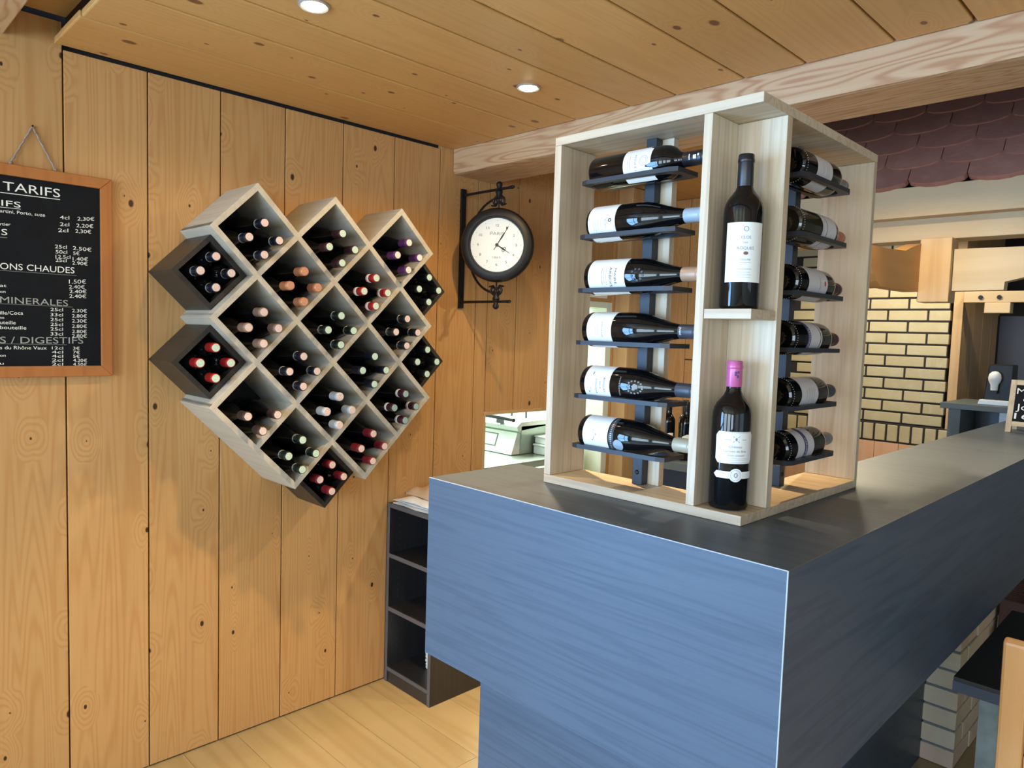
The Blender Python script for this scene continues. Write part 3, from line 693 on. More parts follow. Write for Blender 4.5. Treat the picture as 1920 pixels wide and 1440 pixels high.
DARK = {'L1': (.9515, 1.703), 'L2': (.9515, 1.4138), 'R1': (1.8055, 1.703), 'R2': (1.8055, 1.4138), 'X1': (1.3788, .9900)}
DN = {'L1': 'upper left of the lattice rack', 'L2': 'lower left of the lattice rack', 'R1': 'upper right of the lattice rack', 'R2': 'lower right of the lattice rack', 'X1': 'bottom tip of the lattice rack'}
DT = .0155; DHALF = .1205
for k, (y, z) in DARK.items():
    t = thing('bottle_cube', 'dark wenge diamond cube hung at the '+DN[k], 'wine rack', (0, y, z), 'dark cubes tucked into the wine rack')
    o, i_ = DHALF, DHALF-DT*1.4142
    oc = [(y-o, z), (y, z-o), (y+o, z), (y, z+o)]; ic = [(y-i_, z), (y, z-i_), (y+i_, z), (y, z+i_)]
    for q in range(4):
        w = (q+1) % 4
        MB().prism([oc[q], oc[w], ic[w], ic[q]], 'X', .0008, .205).build('cube_panel', 'wenge', t)
    MB().prism([ic[q] for q in range(4)], 'X', .001, .005).build('back_panel', 'shadeback', t)  # added panel, black for the shade inside the cube

# rack bottles: necks to the room
RB = {'A1': ('f_navy', 't_pink', 'navy'), 'A2': ('f_plum', 't_mint', 'plum'), 'A3': ('f_purple', 't_pale', 'violet'), 'B1': ('f_copper', 't_copper', 'copper'), 'B2': ('f_red', 't_mint', 'red and white'),
      'C1': ('f_rose', 't_pink', 'rose gold'), 'C2': ('f_green', 't_mint', 'green-black'), 'C3': ('f_black', 't_pink', 'black and silver'), 'D1': ('f_navy', 't_pink', 'dark navy'), 'D2': ('f_navy', 't_mint', 'blue-black'),
      'E1': ('f_bronze', 't_pink', 'bronze'), 'E2': ('f_silver', 't_pink', 'silver-blue'), 'E3': ('f_maroon', 't_teal', 'maroon'), 'F1': ('f_green', 't_mint', 'dark green'), 'F2': ('f_wine', 't_pink', 'wine red'),
      'L1': ('f_navy', 't_pink', 'navy'), 'L2': ('f_red', 't_mint', 'bright red'), 'R1': ('f_black', 't_mint', 'black'), 'R2': ('f_black', 't_mint', 'black'), 'X1': ('f_wine', 't_pink', 'burgundy')}
WHERE = {'A1': 'left peak cell of the rack', 'A2': 'middle peak cell of the rack', 'A3': 'right peak cell of the rack', 'B1': 'second-row left cell', 'B2': 'second-row right cell', 'C1': 'third-row left cell', 'C2': 'third-row middle cell', 'C3': 'third-row right cell',
         'D1': 'fourth-row left cell', 'D2': 'fourth-row right cell', 'E1': 'fifth-row left cell', 'E2': 'fifth-row middle cell', 'E3': 'fifth-row right cell', 'F1': 'lowest-row left cell', 'F2': 'lowest-row right cell',
         'L1': 'upper left dark cube', 'L2': 'lower left dark cube', 'R1': 'upper right dark cube', 'R2': 'lower right dark cube', 'X1': 'dark cube at the bottom tip'}
RINGED = {'C3': 'silver', 'E3': 'paper', 'B2': 'paper', 'D1': 'silver', 'A1': 'silver', 'L1': 'silver', 'C2': 'silver', 'F1': 'silver'}
def meshof(mb, name, mat):
    o = mb.build(name, mat, None, smooth=True); me = o.data; bpy.data.objects.remove(o); return me
def rack_meshes(L, r, cap, top, ring):
    pr = prof_bord(r, L) if L < .28 else prof_burg(r, L)
    a = meshof(MB().lathe(pr, 24), 'glass_body', 'glass')
    cp = [(.0150, L-.052), (.0156, L-.051), (.0151, L-.014), (.0159, L-.013), (.0160, L-.008), (.0154, L-.006), (.0151, L-.0005), (.0138, L+.0007), (0, L+.0007)]
    b = meshof(MB().lathe(cp, 20), 'capsule', cap)
    c = meshof(MB().lathe([(.0128, L+.0008), (.0122, L+.0014), (.0085, L+.0016), (.008, L+.0009), (.006, L+.0009), (.0055, L+.0016), (0, L+.0017)], 18), 'capsule_top', top)
    d = None
    if ring:
        m = MB().lathe([(.0150, L-.047), (.01585, L-.0465), (.01585, L-.0445), (.0150, L-.044)], 20)
        if cap in ('f_red', 'f_maroon'): m.lathe([(.0150, L-.041), (.0158, L-.0405), (.0158, L-.0380 if cap == 'f_maroon' else L-.034), (.0150, L-.033)], 20)
        d = meshof(m, 'capsule_ring', ring)
    return a, b, c, d
for key, (cap, top, cn) in RB.items():
    dark = key in DARK
    if dark: (y, z), r, L, hi = DARK[key], .0345, .246, DHALF-DT*1.4142
    else: (y, z), r, L, hi = nd(*CELLS[key]), .0363, .292, H-TH*.71
    q = r*1.4142; zb = z-hi+q+.0004
    ms = rack_meshes(L, r, cap, top, RINGED.get(key))
    spots = [('lowest', 0, 0), ('left', -q-.0002, q+.0002), ('right', q+.0002, q+.0002), ('topmost', 0, 2*q+.0004)]
    if key == 'E1': spots = spots[:3]
    for w, dy, dz in spots:
        t = thing('racked_wine_bottle', '%s capped wine bottle, %s one in the %s' % (cn, w, WHERE[key]), 'wine bottle', (.0075, y+dy, zb+dz), 'wine bottles stored in the wall rack', (R(random.uniform(0, 1)), R(90), 0))
        t.rotation_euler = (0, R(90), 0)
        for nm, me in zip(('glass_body', 'capsule', 'capsule_top', 'capsule_ring'), ms):
            if me is None: continue
            o = bpy.data.objects.new(nm, me); COL.objects.link(o); o.parent = t
            o.rotation_euler = (0, 0, random.uniform(0, 6))

# ------------------------------------------------------------------ station clock
ck = thing('station_clock', 'black iron double-sided station clock on a wall bracket reading Paris 1863', 'clock', (0, 2.186, 1.92))
yc = 2.186; cx = .243; cz = 1.92
B('wall_bar', 'iron', ck, .0005, .012, yc-.014, yc+.014, 1.647, 2.19, bevel=.002)
for zz, x1 in ((2.162, .335), (1.676, .335)):
    MB().tube([(.010, yc, zz), (.10, yc, zz), (x1-.03, yc, zz), (x1-.008, yc, zz), (x1, yc, zz)], [.006, .006, .006, .008, .004], 10).build('bracket_arm', 'iron', ck, smooth=True)
for zz, sg in ((2.162, 1), (1.676, -1)):
    m = MB().lathe([(0, -.045), (.007, -.040), (.011, -.028), (.017, -.012), (.013, -.003), (.009, .004), (.011, .010), (.014, .018), (.013, .026), (.008, .032), (0, .034)], 18)
    MB().add([(p[0]+cx, p[1]+yc, zz+p[2]*sg) for p in m.v], m.f if sg > 0 else [f[::-1] for f in m.f]).build('finial', 'iron', ck, smooth=True)
    for s in (-1, 1):
        pts = [(cx+s*q[0], yc, zz-sg*q[1]) for q in ((.004, .012), (.010, .026), (.020, .034), (.030, .040), (.034, .052), (.028, .062), (.017, .062), (.011, .054), (.015, .046))]
        MB().tube(pts, [.005, .006, .006, .006, .0055, .005, .005, .0045, .004], 8).build('scroll', 'iron', ck, smooth=True)
        MB().tube([(cx, yc, zz-sg*.050), (cx+s*.02, yc, zz-sg*.070), (cx+s*.045, yc, zz-sg*.066)], .004, 8).build('leaf_scroll', 'iron', ck, smooth=True)
    MB().tube([(cx, yc, zz-sg*.04), (cx, yc, zz-sg*.085)], .0035, 8).build('hanger_rod', 'iron', ck, smooth=True)
# side arc sweeping behind the drum
MB().tube([(cx+.06*math.cos(a)*0-.205*math.cos(a)*.93, yc+.0, cz+.205*math.sin(a)) for a in [R(-98+196*k/26) for k in range(27)]], .0055, 8).build('bow', 'iron', ck, smooth=True)
drum = MB().lathe([(0, -.036), (.135, -.036), (.148, -.031), (.158, -.018), (.160, -.006), (.157, .006), (.160, .018), (.152, .034), (.138, .040), (.124, .040), (.1195, .034), (.1165, .022), (.1165, .020), (0, .020)], 56, (0, 0, 0), 'Y')
drum = MB().add([(p[0], -p[1], p[2]) for p in drum.v], [f[::-1] for f in drum.f])
dr = drum.build('drum', 'iron', ck, smooth=True, local=True); dr.location = (cx, 0, 0); dr.rotation_euler = (0, 0, R(38)); ORG[dr.name] = Vector((0, 0, 0))
dial = MB().lathe([(.1160, .0208), (0, .0208)], 48, (0, 0, 0), 'Y'); dial = MB().add([(p[0], -p[1], p[2]) for p in dial.v], dial.f)
dl = dial.build('dial', 'dial', ck, local=True); dl.location = (cx, 0, 0); dl.rotation_euler = (0, 0, R(38)); ORG[dl.name] = Vector((0, 0, 0))
def dialp(u0, v0, y=-.0213): return lambda u, v: (u0+u, y, v0+v)
for h in range(1, 13):
    a = R(90-30*h); w = .012 if h >= 10 else .0075
    word(str(h), dialp(.084*math.cos(a)-w/2, .084*math.sin(a)-.0055), w, .0115).build('numeral', 'ink', dl)
    word('.', dialp(.104*math.cos(a)-.0012, .104*math.sin(a)-.0012), .0024, .016).build('hour_dot', 'ink', dl)
word('PARIS', dialp(-.031, .042), .062, .0145).build('lettering', 'greyink', dl)
word('1863', dialp(-.0165, -.058), .033, .0095).build('lettering', 'greyink', dl)
def hand(a, ln, w, tail, name):
    d = Vector((math.cos(a), math.sin(a))); n_ = Vector((-d.y, d.x)); m = MB()
    for (p, q, w0, w1) in ((-tail, 0, w*.5, w*.5), (0, ln*.35, w*.5, w), (ln*.35, ln*.6, w*1.3, w*1.1), (ln*.6, ln, w*.6, w*.25)):
        A, B_ = d*p, d*q
        m.add([(A.x-n_.x*w0, -.0222, A.y-n_.y*w0), (B_.x-n_.x*w1, -.0222, B_.y-n_.y*w1), (B_.x+n_.x*w1, -.0222, B_.y+n_.y*w1), (A.x+n_.x*w0, -.0222, A.y+n_.y*w0)], [(0, 1, 2, 3)])
    if ln < .08:
        for s in (-1, 1):
            c_ = d*(ln*.55)+n_*s*.006; ring = [(c_.x+.006*math.cos(t), -.0222, c_.y+.006*math.sin(t)) for t in [k*math.pi/6 for k in range(12)]]; rin = [(c_.x+.0035*math.cos(t), -.0222, c_.y+.0035*math.sin(t)) for t in [k*math.pi/6 for k in range(12)]]
            m.add(ring+rin, [(k, (k+1) % 12, 12+(k+1) % 12, 12+k) for k in range(12)])
    m.build(name, 'ink', dl)
hand(R(58.5), .096, .0028, .026, 'minute_hand'); hand(R(-31.5), .066, .003, .0, 'hour_hand')
hb = MB().lathe([(.0075, .0), (.0075, .002), (0, .0025)], 16, (0, -.0225, 0), 'Y'); MB().add([(p[0], -.0225-(p[1]+.0225), p[2]) for p in hb.v], hb.f).build('hub', 'ink', dl)

# ------------------------------------------------------------------ chalkboard with prices
cb = thing('chalkboard', 'framed chalkboard price list headed Tarifs hanging on plank wall', 'chalkboard', (0, .51, 1.36))
y0, y1, z0, z1 = .300, .718, 1.362, 1.979; fw_ = .033
B('slate', 'chalkboard', cb, .004, .0165, y0+.02, y1-.02, z0+.02, z1-.02)
MB().prism([(y0, z1), (y1, z1), (y1-fw_, z1-fw_), (y0+fw_, z1-fw_)], 'X', .002, .024).build('frame_rail', 'frame', cb, bevel=.002)
MB().prism([(y0, z0), (y1, z0), (y1-fw_, z0+fw_), (y0+fw_, z0+fw_)], 'X', .002, .024).build('frame_rail', 'frame', cb, bevel=.002)
MB().prism([(y0, z0), (y0, z1), (y0+fw_, z1-fw_), (y0+fw_, z0+fw_)], 'X', .002, .024).build('frame_stile', 'frame', cb, bevel=.002)
MB().prism([(y1, z0), (y1, z1), (y1-fw_, z1-fw_), (y1-fw_, z0+fw_)], 'X', .002, .024).build('frame_stile', 'frame', cb, bevel=.002)
for ya in (.455, .567):
    pts = [Vector((.006, .511, 2.100)).lerp(Vector((.010, ya, 1.985)), k/14) for k in range(15)]
    MB().tube([(p.x+.0015*math.sin(k*2.1), p.y+.0012*math.cos(k*2.1), p.z) for k, p in enumerate(pts)], [.0022 if k % 2 else .003 for k in range(15)], 7).build('hanging_cord', 'rope', cb, smooth=True)
    MB().ball((.010, ya, 1.984), .006, 10).build('cord_knot', 'rope', cb, smooth=True)
MB().tube([(0, .511, 2.098), (.011, .511, 2.102)], .0025, 8).build('nail', 'iron', cb)
TXT = [('TARIFS',.4343,1.9029,.5776,1.9031,.026),('IFS',.4304,1.858,.4772,1.8582,.017),('artini, Porto, suze',.4267,1.8383,.5378,1.8406,.0116),('4cl',.5761,1.8389,.6012,1.8408,.013),('2,30€',.6229,1.8409,.6693,1.846,.0132),('rtier',.4262,1.8009,.4516,1.8031,.01),('2cl',.5759,1.8185,.601,1.8205,.013),('2,20€',.6199,1.8203,.6662,1.8235,.0132),('S',.4292,1.7742,.4435,1.7749,.0181),('2cl',.5711,1.7998,.5981,1.8023,.013),('2,30€',.6169,1.8029,.6602,1.8055,.0132),('25cl',.5623,1.7505,.5938,1.7517,.013),('2.50€',.6098,1.7509,.6608,1.7501,.0132),('50cl',.564,1.7351,.5946,1.7365,.0126),('5€',.6106,1.7349,.6278,1.736,.0128),('12.5cl',.5637,1.7204,.6029,1.7225,.0125),('1.40€',.6091,1.7183,.6508,1.7202,.0127),('25cl',.5636,1.7099,.5929,1.7115,.0117),('2.90€',.6077,1.7055,.6494,1.7064,.0127),('ONS CHAUDES',.4245,1.6763,.6137,1.679,.0191),('at',.4237,1.6252,.4393,1.6257,.0107),('on',.4235,1.6079,.4368,1.6084,.0096),('1.50€',.5985,1.6471,.6451,1.6501,.0146),('2.40€',.5984,1.6321,.6412,1.6344,.0127),('2.40€',.5995,1.6181,.6462,1.6205,.0127),('2.40€',.5989,1.604,.6453,1.6055,.0127),('MINERALES',.4231,1.5793,.5954,1.5778,.0192),('ille/Coca',.4226,1.5456,.4791,1.5469,.012),('ne',.4224,1.5331,.4325,1.5332,.0094),('uteille',.4222,1.5178,.4604,1.5179,.0121),('bouteille',.422,1.5033,.4867,1.5035,.0121),('25cl',.5488,1.561,.5817,1.5616,.0117),('33cl',.5486,1.5456,.5815,1.5461,.0117),('25cl',.5485,1.5308,.5814,1.5312,.0117),('25cl',.5483,1.5163,.5812,1.5165,.0117),('25cl',.5482,1.5021,.5811,1.5021,.0117),('33cl',.548,1.4875,.5809,1.4874,.0118),('2.30€',.6059,1.5599,.6465,1.5608,.0125),('2,80€',.6058,1.5437,.6463,1.5444,.0125),('2.30€',.6057,1.5286,.6462,1.5291,.0125),('2.80€',.6055,1.5124,.6461,1.5127,.0125),('2.80€',.6054,1.4962,.646,1.4963,.0125),('2.80€',.6052,1.4825,.6458,1.4824,.0125),('S / DIGESTIFS',.4214,1.4619,.636,1.4638,.0202),('s du Rhône Vaux',.4212,1.4447,.5379,1.4446,.0121),('on',.4209,1.4229,.4347,1.4227,.0097),('u',.4206,1.4,.4295,1.3997,.0092),('12cl',.5512,1.4452,.581,1.4449,.0107),('3€',.6079,1.4451,.6261,1.4444,.0109),('4cl',.5511,1.433,.5809,1.4326,.0107),('7€',.6078,1.4327,.626,1.4319,.0109),('4cl',.5509,1.4208,.5808,1.4202,.0107),('5€',.6077,1.4202,.6259,1.4193,.0109),('2cl',.5508,1.4085,.5807,1.4078,.0107),('4.20€',.6076,1.4077,.6458,1.4067,.0109),('2cl',.5507,1.3963,.5805,1.3955,.0107),('4.50€',.6075,1.3953,.6457,1.3941,.0109)]
for tx, a, za, b, zb_, h in TXT:
    sl_ = (zb_-za)/(b-a)
    word(tx, lambda u, v: (.0171, a+u, za+v+u*sl_), b-a, h*(.86 if h < .015 else 1.)).build('chalk_writing', 'chalkdim' if tx in ('MINERALES', 'S / DIGESTIFS') else 'chalk', cb)
for (a, za), (b, zb_), w, mt in (((.428,1.896),(.577,1.898),.002,'chalk'),((.427,1.854),(.477,1.855),.0014,'chalk'),((.426,1.768),(.443,1.768),.0012,'chalkdim'),((.424,1.673),(.619,1.673),.0008,'chalkdim'),((.423,1.577),(.608,1.576),.0008,'chalkdim'),((.421,1.461),(.591,1.460),.0008,'chalkdim')):
    MB().add([(.0171, a, za-w), (.0171, b, zb_-w), (.0171, b, zb_), (.0171, a, za)], [(0, 1, 2, 3)]).build('underline', mt, cb)

# ------------------------------------------------------------------ low bookcase and linen
bk = thing('bookcase', 'small black-brown bookcase with three shelves between wall and counter', 'bookcase', (.17, 1.94, 0))
bx0, bx1, by0, by1 = .010, .328, 1.80, 2.085
B('side_panel', 'bkcase', bk, bx0, bx0+.018, by0, by1, .0005, .774); B('side_panel', 'bkcase', bk, bx1-.018, bx1, by0, by1, .0005, .774)
B('top_panel', 'bkcase', bk, bx0, bx1, by0, by1, .7745, .7925)
for z in (.556, .320, .050): B('shelf', 'bkcase', bk, bx0+.0185, bx1-.0185, by0+.001, by1-.006, z, z+.018)
B('plinth', 'bkcase', bk, bx0+.0185, bx1-.0185, by0+.003, by0+.015, .0005, .0495)
B('back_panel', 'bkcase', bk, bx0+.0185, bx1-.0185, by1-.005, by1-.001, .0005, .774)
for z, zz in ((.7745, .7925), (.556, .574), (.320, .338), (.052, .068)): B('front_edging', 'bkedge', bk, bx0+.0185, bx1-.0185, by0-.0008, by0+.0008, z, zz)
for x in (bx0, bx1-.018): B('front_edging', 'bkedge', bk, x, x+.018, by0-.0008, by0-.0001, .0005, .7925)
m = MB()
for z in [.37+.028*k for k in range(5)]+[.60+.03*k for k in range(5)]+[.15+.03*k for k in range(4)]:
    m.lathe([(.0025, 0), (0, .0002)], 8, (bx0+.0182, by0+.05, z), 'X')
m.build('peg_holes', 'bkedge', bk)
def cloth(name, lab, x0, x1, y0, y1, z, h, mat, amp, seed, cat='napkin', group=None, folds=3):
    rnd = random.Random(seed); n = 16; vs = []; fs = []; ph = [rnd.uniform(0, 6) for _ in range(4)]
    for i in range(n+1):
        for j in range(n+1):
            u, v = i/n, j/n; e = min(u, 1-u, v, 1-v)*n
            zz = z+h*min(1, .25+e*.5)+amp*(math.sin(u*9+ph[0])*math.cos(v*7+ph[1])+.6*math.sin(u*17+v*11+ph[2]))*min(1, e)
            wob = .004*math.sin(v*12+ph[3])
            vs.append((x0+(x1-x0)*u+wob, y0+(y1-y0)*v+.004*math.sin(u*11+ph[1]), max(z+.0012, zz)))
    for i in range(n):
        for j in range(n): a = i*(n+1)+j; fs.append((a, a+n+1, a+n+2, a+1))
    b = len(vs); ring = [i*(n+1) for i in range(n+1)]+[n*(n+1)+j for j in range(1, n+1)]+[i*(n+1)+n for i in range(n-1, -1, -1)]+[j for j in range(n-1, 0, -1)]
    vs += [(vs[q][0], vs[q][1], z) for q in ring]
    for k in range(len(ring)): k2 = (k+1) % len(ring); fs.append((ring[k], b+k, b+k2, ring[k2]))
    fs.append(tuple(range(b, b+len(ring)))[::-1])
    return tag(MB().add(vs, fs).build(name, mat, None, smooth=True), lab, cat, group)
GN = 'folded linen on the bookcase top'
cloth('folded_napkin', 'white folded napkin lying lowest on the bookcase top', .030, .320, 1.812, 2.05, .7930, .010, 'linen', .0006, 1, group=GN)
cloth('folded_napkin', 'white folded napkin on the lowest one, bookcase top', .024, .318, 1.818, 2.05, .8045, .009, 'linen', .0006, 2, group=GN)
cloth('folded_napkin', 'crumpled white napkin under the beige cloth on the bookcase', .075, .326, 1.815, 2.04, .8150, .016, 'linen', .003, 3, group=GN)
cloth('beige_cloth', 'crumpled beige cloth heaped on white napkins on the bookcase', .070, .325, 1.855, 2.06, .8345, .034, 'beige', .007, 5, cat='cloth')
for k in range(12):
    o = B('folded_towel', 'linen', None, .152+.003*math.sin(k*1.7), .300, 1.912+.002*math.cos(k*2.2), 2.07, .0685+k*.0152, .0685+k*.0152+.0147, bevel=.0045)
    tag(o, 'white folded towel in bottom bookcase compartment, %s from below' % 'lowest second third fourth fifth sixth seventh eighth ninth tenth eleventh twelfth'.split()[k], 'towel', 'stack of white towels in the bookcase')
t = thing('dark_bowl', 'dark bowl in the middle compartment of the bookcase', 'bowl', (.25, 1.93, .3385))
MB().lathe([(0, 0), (.035, 0), (.055, .03), (.06, .07), (.056, .07), (.05, .03), (0, .008)], 24).build('bowl_body', 'iron', t, smooth=True, local=True)

# ------------------------------------------------------------------ recessed ceiling spots
for k, (x, y, lab) in enumerate(((.837, .956, 'lit recessed spotlight in ceiling nearer the upper frame edge'), (.837, 1.741, 'lit recessed spotlight in ceiling above the clock side of the rack'))):
    t = thing('recessed_spotlight', lab, 'spotlight', (x, y, 2.353), 'recessed ceiling spotlights')
    MB().lathe([(.030, -.0005), (.040, -.0005), (.0405, -.003), (.036, -.006), (.030, -.004), (.027, -.001), (.030, -.0005)], 32).build('trim_ring', 'silver', t, smooth=True, local=True)
    MB().lathe([(0, -.012), (.012, -.0115), (.021, -.009), (.0265, -.004), (.0265, -.001), (0, -.001)], 28).build('bulb', 'bulb', t, smooth=True, local=True)
for x, y, w in ((.95, 4.45, 'over the brick wall side'), (1.75, 4.55, 'over the grey shelf side')):  # added pendants out of view that brighten the brick wall behind the bar
    t = thing('unseen_bar_spotlight', 'added unseen lamp behind the tiled canopy, '+w, 'spotlight', (x, y, 2.95), 'added unseen lamps behind the canopy')
    MB().lathe([(0, 0), (.05, 0), (.05, -.02), (.008, -.03), (.008, -.40), (.04, -.42), (.04, -.525), (.037, -.525), (.036, -.44), (0, -.44)], 24).build('lamp_can', 'iron', t, smooth=True, local=True)
    MB().lathe([(0, -.515), (.02, -.514), (.029, -.50), (0, -.485)], 20).build('bulb', 'bulb', t, smooth=True, local=True)
t = thing('unseen_bar_spotlight', 'lit spotlight hanging behind the ceiling beam over the bar', 'spotlight', (1.60, 2.62, 2.95))
MB().lathe([(0, 0), (.05, 0), (.05, -.02), (.008, -.03), (.008, -.46), (.04, -.48), (.04, -.585), (.037, -.585), (.036, -.50), (0, -.50)], 24).build('lamp_can', 'iron', t, smooth=True, local=True)
MB().lathe([(0, -.575), (.02, -.574), (.029, -.56), (0, -.545)], 20).build('bulb', 'bulb', t, smooth=True, local=True)

# ------------------------------------------------------------------ tiled canopy over the bar
cn = thing('tiled_canopy', 'timber bar canopy with scalloped brown roof tiles', 'canopy', (1.8, 3.5, 1.73))
B('fascia_beam', 'timber', cn, .91, 2.75, 3.385, 3.455, 2.088, 2.215, bevel=.003)
B('lower_beam', 'timber', cn, .93, 2.75, 3.456, 3.58, 1.996, 2.12, bevel=.003)
B('hanging_post', 'timber_z', cn, 1.571, 1.690, 3.40, 3.50, 1.728, 1.995, bevel=.003)
brace = [(1.692, 1.948), (2.6, 1.935), (2.6, 1.84), (2.2, 1.845), (2.05, 1.838), (1.95, 1.826), (1.878, 1.808), (1.876, 1.776), (1.692, 1.775)]
MB().prism(brace, 'Y', 3.43, 3.49).build('arched_brace', 'timber', cn)
br = [(2.815, 1.907), (2.996, 1.912), (3.203, 1.925), (3.293, 1.950), (3.399, 1.975), (3.399, 1.771), (2.948, 1.763), (2.900, 1.780), (2.860, 1.806), (2.832, 1.840), (2.818, 1.875)]
MB().prism(br, 'X', 1.515, 1.575).build('shaped_bracket', 'timber_y', cn)
tw = .22; tl = .26; sl = R(62)
def tile_mesh():
    n = 8; pr = [(-tw/2+.002, tl), (-tw/2+.002, .034)]+[((-tw/2+.002)*math.cos(math.pi*k/n), .034-.034*math.sin(math.pi*k/n)) for k in range(1, n)]+[(tw/2-.002, .034), (tw/2-.002, tl)]
    m = MB().prism(pr, 'Z', 0, .027); o = m.build('roof_tile', 'tile', cn, local=True); me = o.data; bpy.data.objects.remove(o); return me
tme = tile_mesh()
for row in range(8):
    s0 = row*.094
    for k in range(9):
        x = .96+tw*k+(tw/2 if row % 2 else 0)
        o = bpy.data.objects.new('roof_tile', tme); COL.objects.link(o); o.parent = cn
        # local x along roof, y up the slope, z outwards
        up_ = Vector((0, math.cos(sl), math.sin(sl))); out = Vector((0, -math.sin(sl), math.cos(sl)))
        base = Vector((x, 3.395, 2.200))+up_*s0+out*.010
        tilt = Matrix.Rotation(R(4.5), 3, 'X')
        m3 = Matrix((Vector((1, 0, 0)), up_, out)).transposed() @ tilt.inverted()
        m4 = m3.to_4x4(); m4.translation = base-Vector((1.8, 3.5, 1.73)); o.matrix_local = m4
a_ = Vector((0, math.cos(sl), math.sin(sl)))
MB().add([(.90, 3.45, 2.2), (2.9, 3.45, 2.2), (2.9, 3.45+.80*a_.y, 2.2+.80*a_.z), (.90, 3.45+.80*a_.y, 2.2+.80*a_.z), (.90, 3.47, 2.2), (2.9, 3.47, 2.2), (2.9, 3.47+.80*a_.y, 2.2+.80*a_.z), (.90, 3.47+.80*a_.y, 2.2+.80*a_.z)], [(0, 1, 2, 3), (7, 6, 5, 4), (0, 4, 5, 1), (3, 2, 6, 7), (0, 3, 7, 4), (1, 5, 6, 2)]).build('roof_deck', 'darkboard', cn)
# bolted rail at the back
rl = thing('bolted_timber_rail', 'pale timber rail with two dark bolts above the alcove', 'beam', (1.9, 5.12, 1.82))
B('rail', 'timber', rl, 1.345, 2.6, 5.10, 5.16, 1.818, 1.886, bevel=.004); B('block', 'timber', rl, 1.459, 1.590, 5.09, 5.18, 1.755, 1.817, bevel=.003)
for x in (1.435, 1.531): MB().lathe([(0, 0), (.013, 0), (.012, .005), (0, .006)], 14, (x, 5.0985-.006, 1.849), 'Y').build('bolt', 'iron', rl)

# ------------------------------------------------------------------ things on and behind the far counter
sg = thing('menu_easel', 'small wooden A-frame chalkboard reading Menu du Jour on the counter', 'sign', (1.9, 3.85, ZT))
MB().prism([(3.78, ZT+.001), (3.80, ZT+.001), (3.855, 1.405), (3.84, 1.405)], 'X', 1.853, 1.874).build('front_leg', 'oak', sg)
MB().prism([(3.78, ZT+.001), (3.80, ZT+.001), (3.855, 1.405), (3.84, 1.405)], 'X', 2.03, 2.051).build('front_leg', 'oak', sg)
MB().prism([(3.93, ZT+.001), (3.95, ZT+.001), (3.87, 1.400), (3.856, 1.400)], 'X', 1.853, 1.871).build('rear_leg', 'oak', sg)
MB().prism([(3.93, ZT+.001), (3.95, ZT+.001), (3.87, 1.400), (3.856, 1.400)], 'X', 2.033, 2.051).build('rear_leg', 'oak', sg)
def tilted(z): return 3.78+(z-ZT)*.262
MB().prism([(tilted(1.225)+.002, 1.225), (tilted(1.225)+.012, 1.225), (tilted(1.383)+.012, 1.383), (tilted(1.383)+.002, 1.383)], 'X', 1.8745, 2.0295).build('slate', 'chalkboard', sg)
MB().prism([(tilted(1.384), 1.384), (tilted(1.384)+.015, 1.384), (tilted(1.404)+.015, 1.405), (tilted(1.404), 1.405)], 'X', 1.8745, 2.0295).build('top_rail', 'oak_x', sg)
MB().prism([(tilted(1.205), 1.204), (tilted(1.205)+.015, 1.204), (tilted(1.224)+.015, 1.224), (tilted(1.224), 1.224)], 'X', 1.8745, 2.0295).build('bottom_rail', 'oak_x', sg)
for tx, x, z, w, h in (('Menu', 1.879, 1.345, .105, .026), ('du', 1.905, 1.312, .05, .024), ('Jour', 1.882, 1.275, .095, .028), ('16,', 1.880, 1.236, .075, .027)):
    word(tx, lambda u, v: (x+u, tilted(z+v)+.0008, z+v), w, h).build('chalk_writing', 'chalk', sg)

sf = thing('grey_side_shelf', 'grey-green painted shelf beside the brick wall behind the counter', 'shelf', (1.6, 4.8, 0))
B('shelf_top', 'slate', sf, 1.385, 2.3, 4.6, 5.12, 1.197, 1.229, bevel=.002); B('support', 'slate', sf, 1.415, 1.475, 4.66, 5.1, 0, 1.196); B('back_panel', 'navy', sf, 1.476, 1.60, 5.0, 5.04, 0, 1.196); B('panel', 'opal', sf, 1.6, 2.2, 4.98, 5.03, 0, 1.196)
mc = thing('lamp_box', 'dark tapering device with white bulb and pale base on the grey shelf', 'lamp', (1.61, 4.75, 1.229))
MB().prism([(1.565, 1.232), (1.70, 1.232), (1.70, 1.455), (1.585, 1.455)], 'Y', 4.71, 4.83).build('body', 'iron', mc, bevel=.006)
MB().prism([(1.552, 1.2295), (1.70, 1.2295), (1.70, 1.258), (1.560, 1.258)], 'Y', 4.66, 4.709).build('pale_base', 'opal', mc, bevel=.004)
MB().lathe([(0, 0), (.017, 0), (.019, .03), (.030, .055), (.032, .07), (.027, .09), (.014, .103), (0, .106)], 20, (1.622, 4.685, 1.312)).build('white_bulb', 'opal', mc, smooth=True)
B('bulb_holder', 'iron', mc, 1.606, 1.638, 4.67, 4.709, 1.295, 1.312)

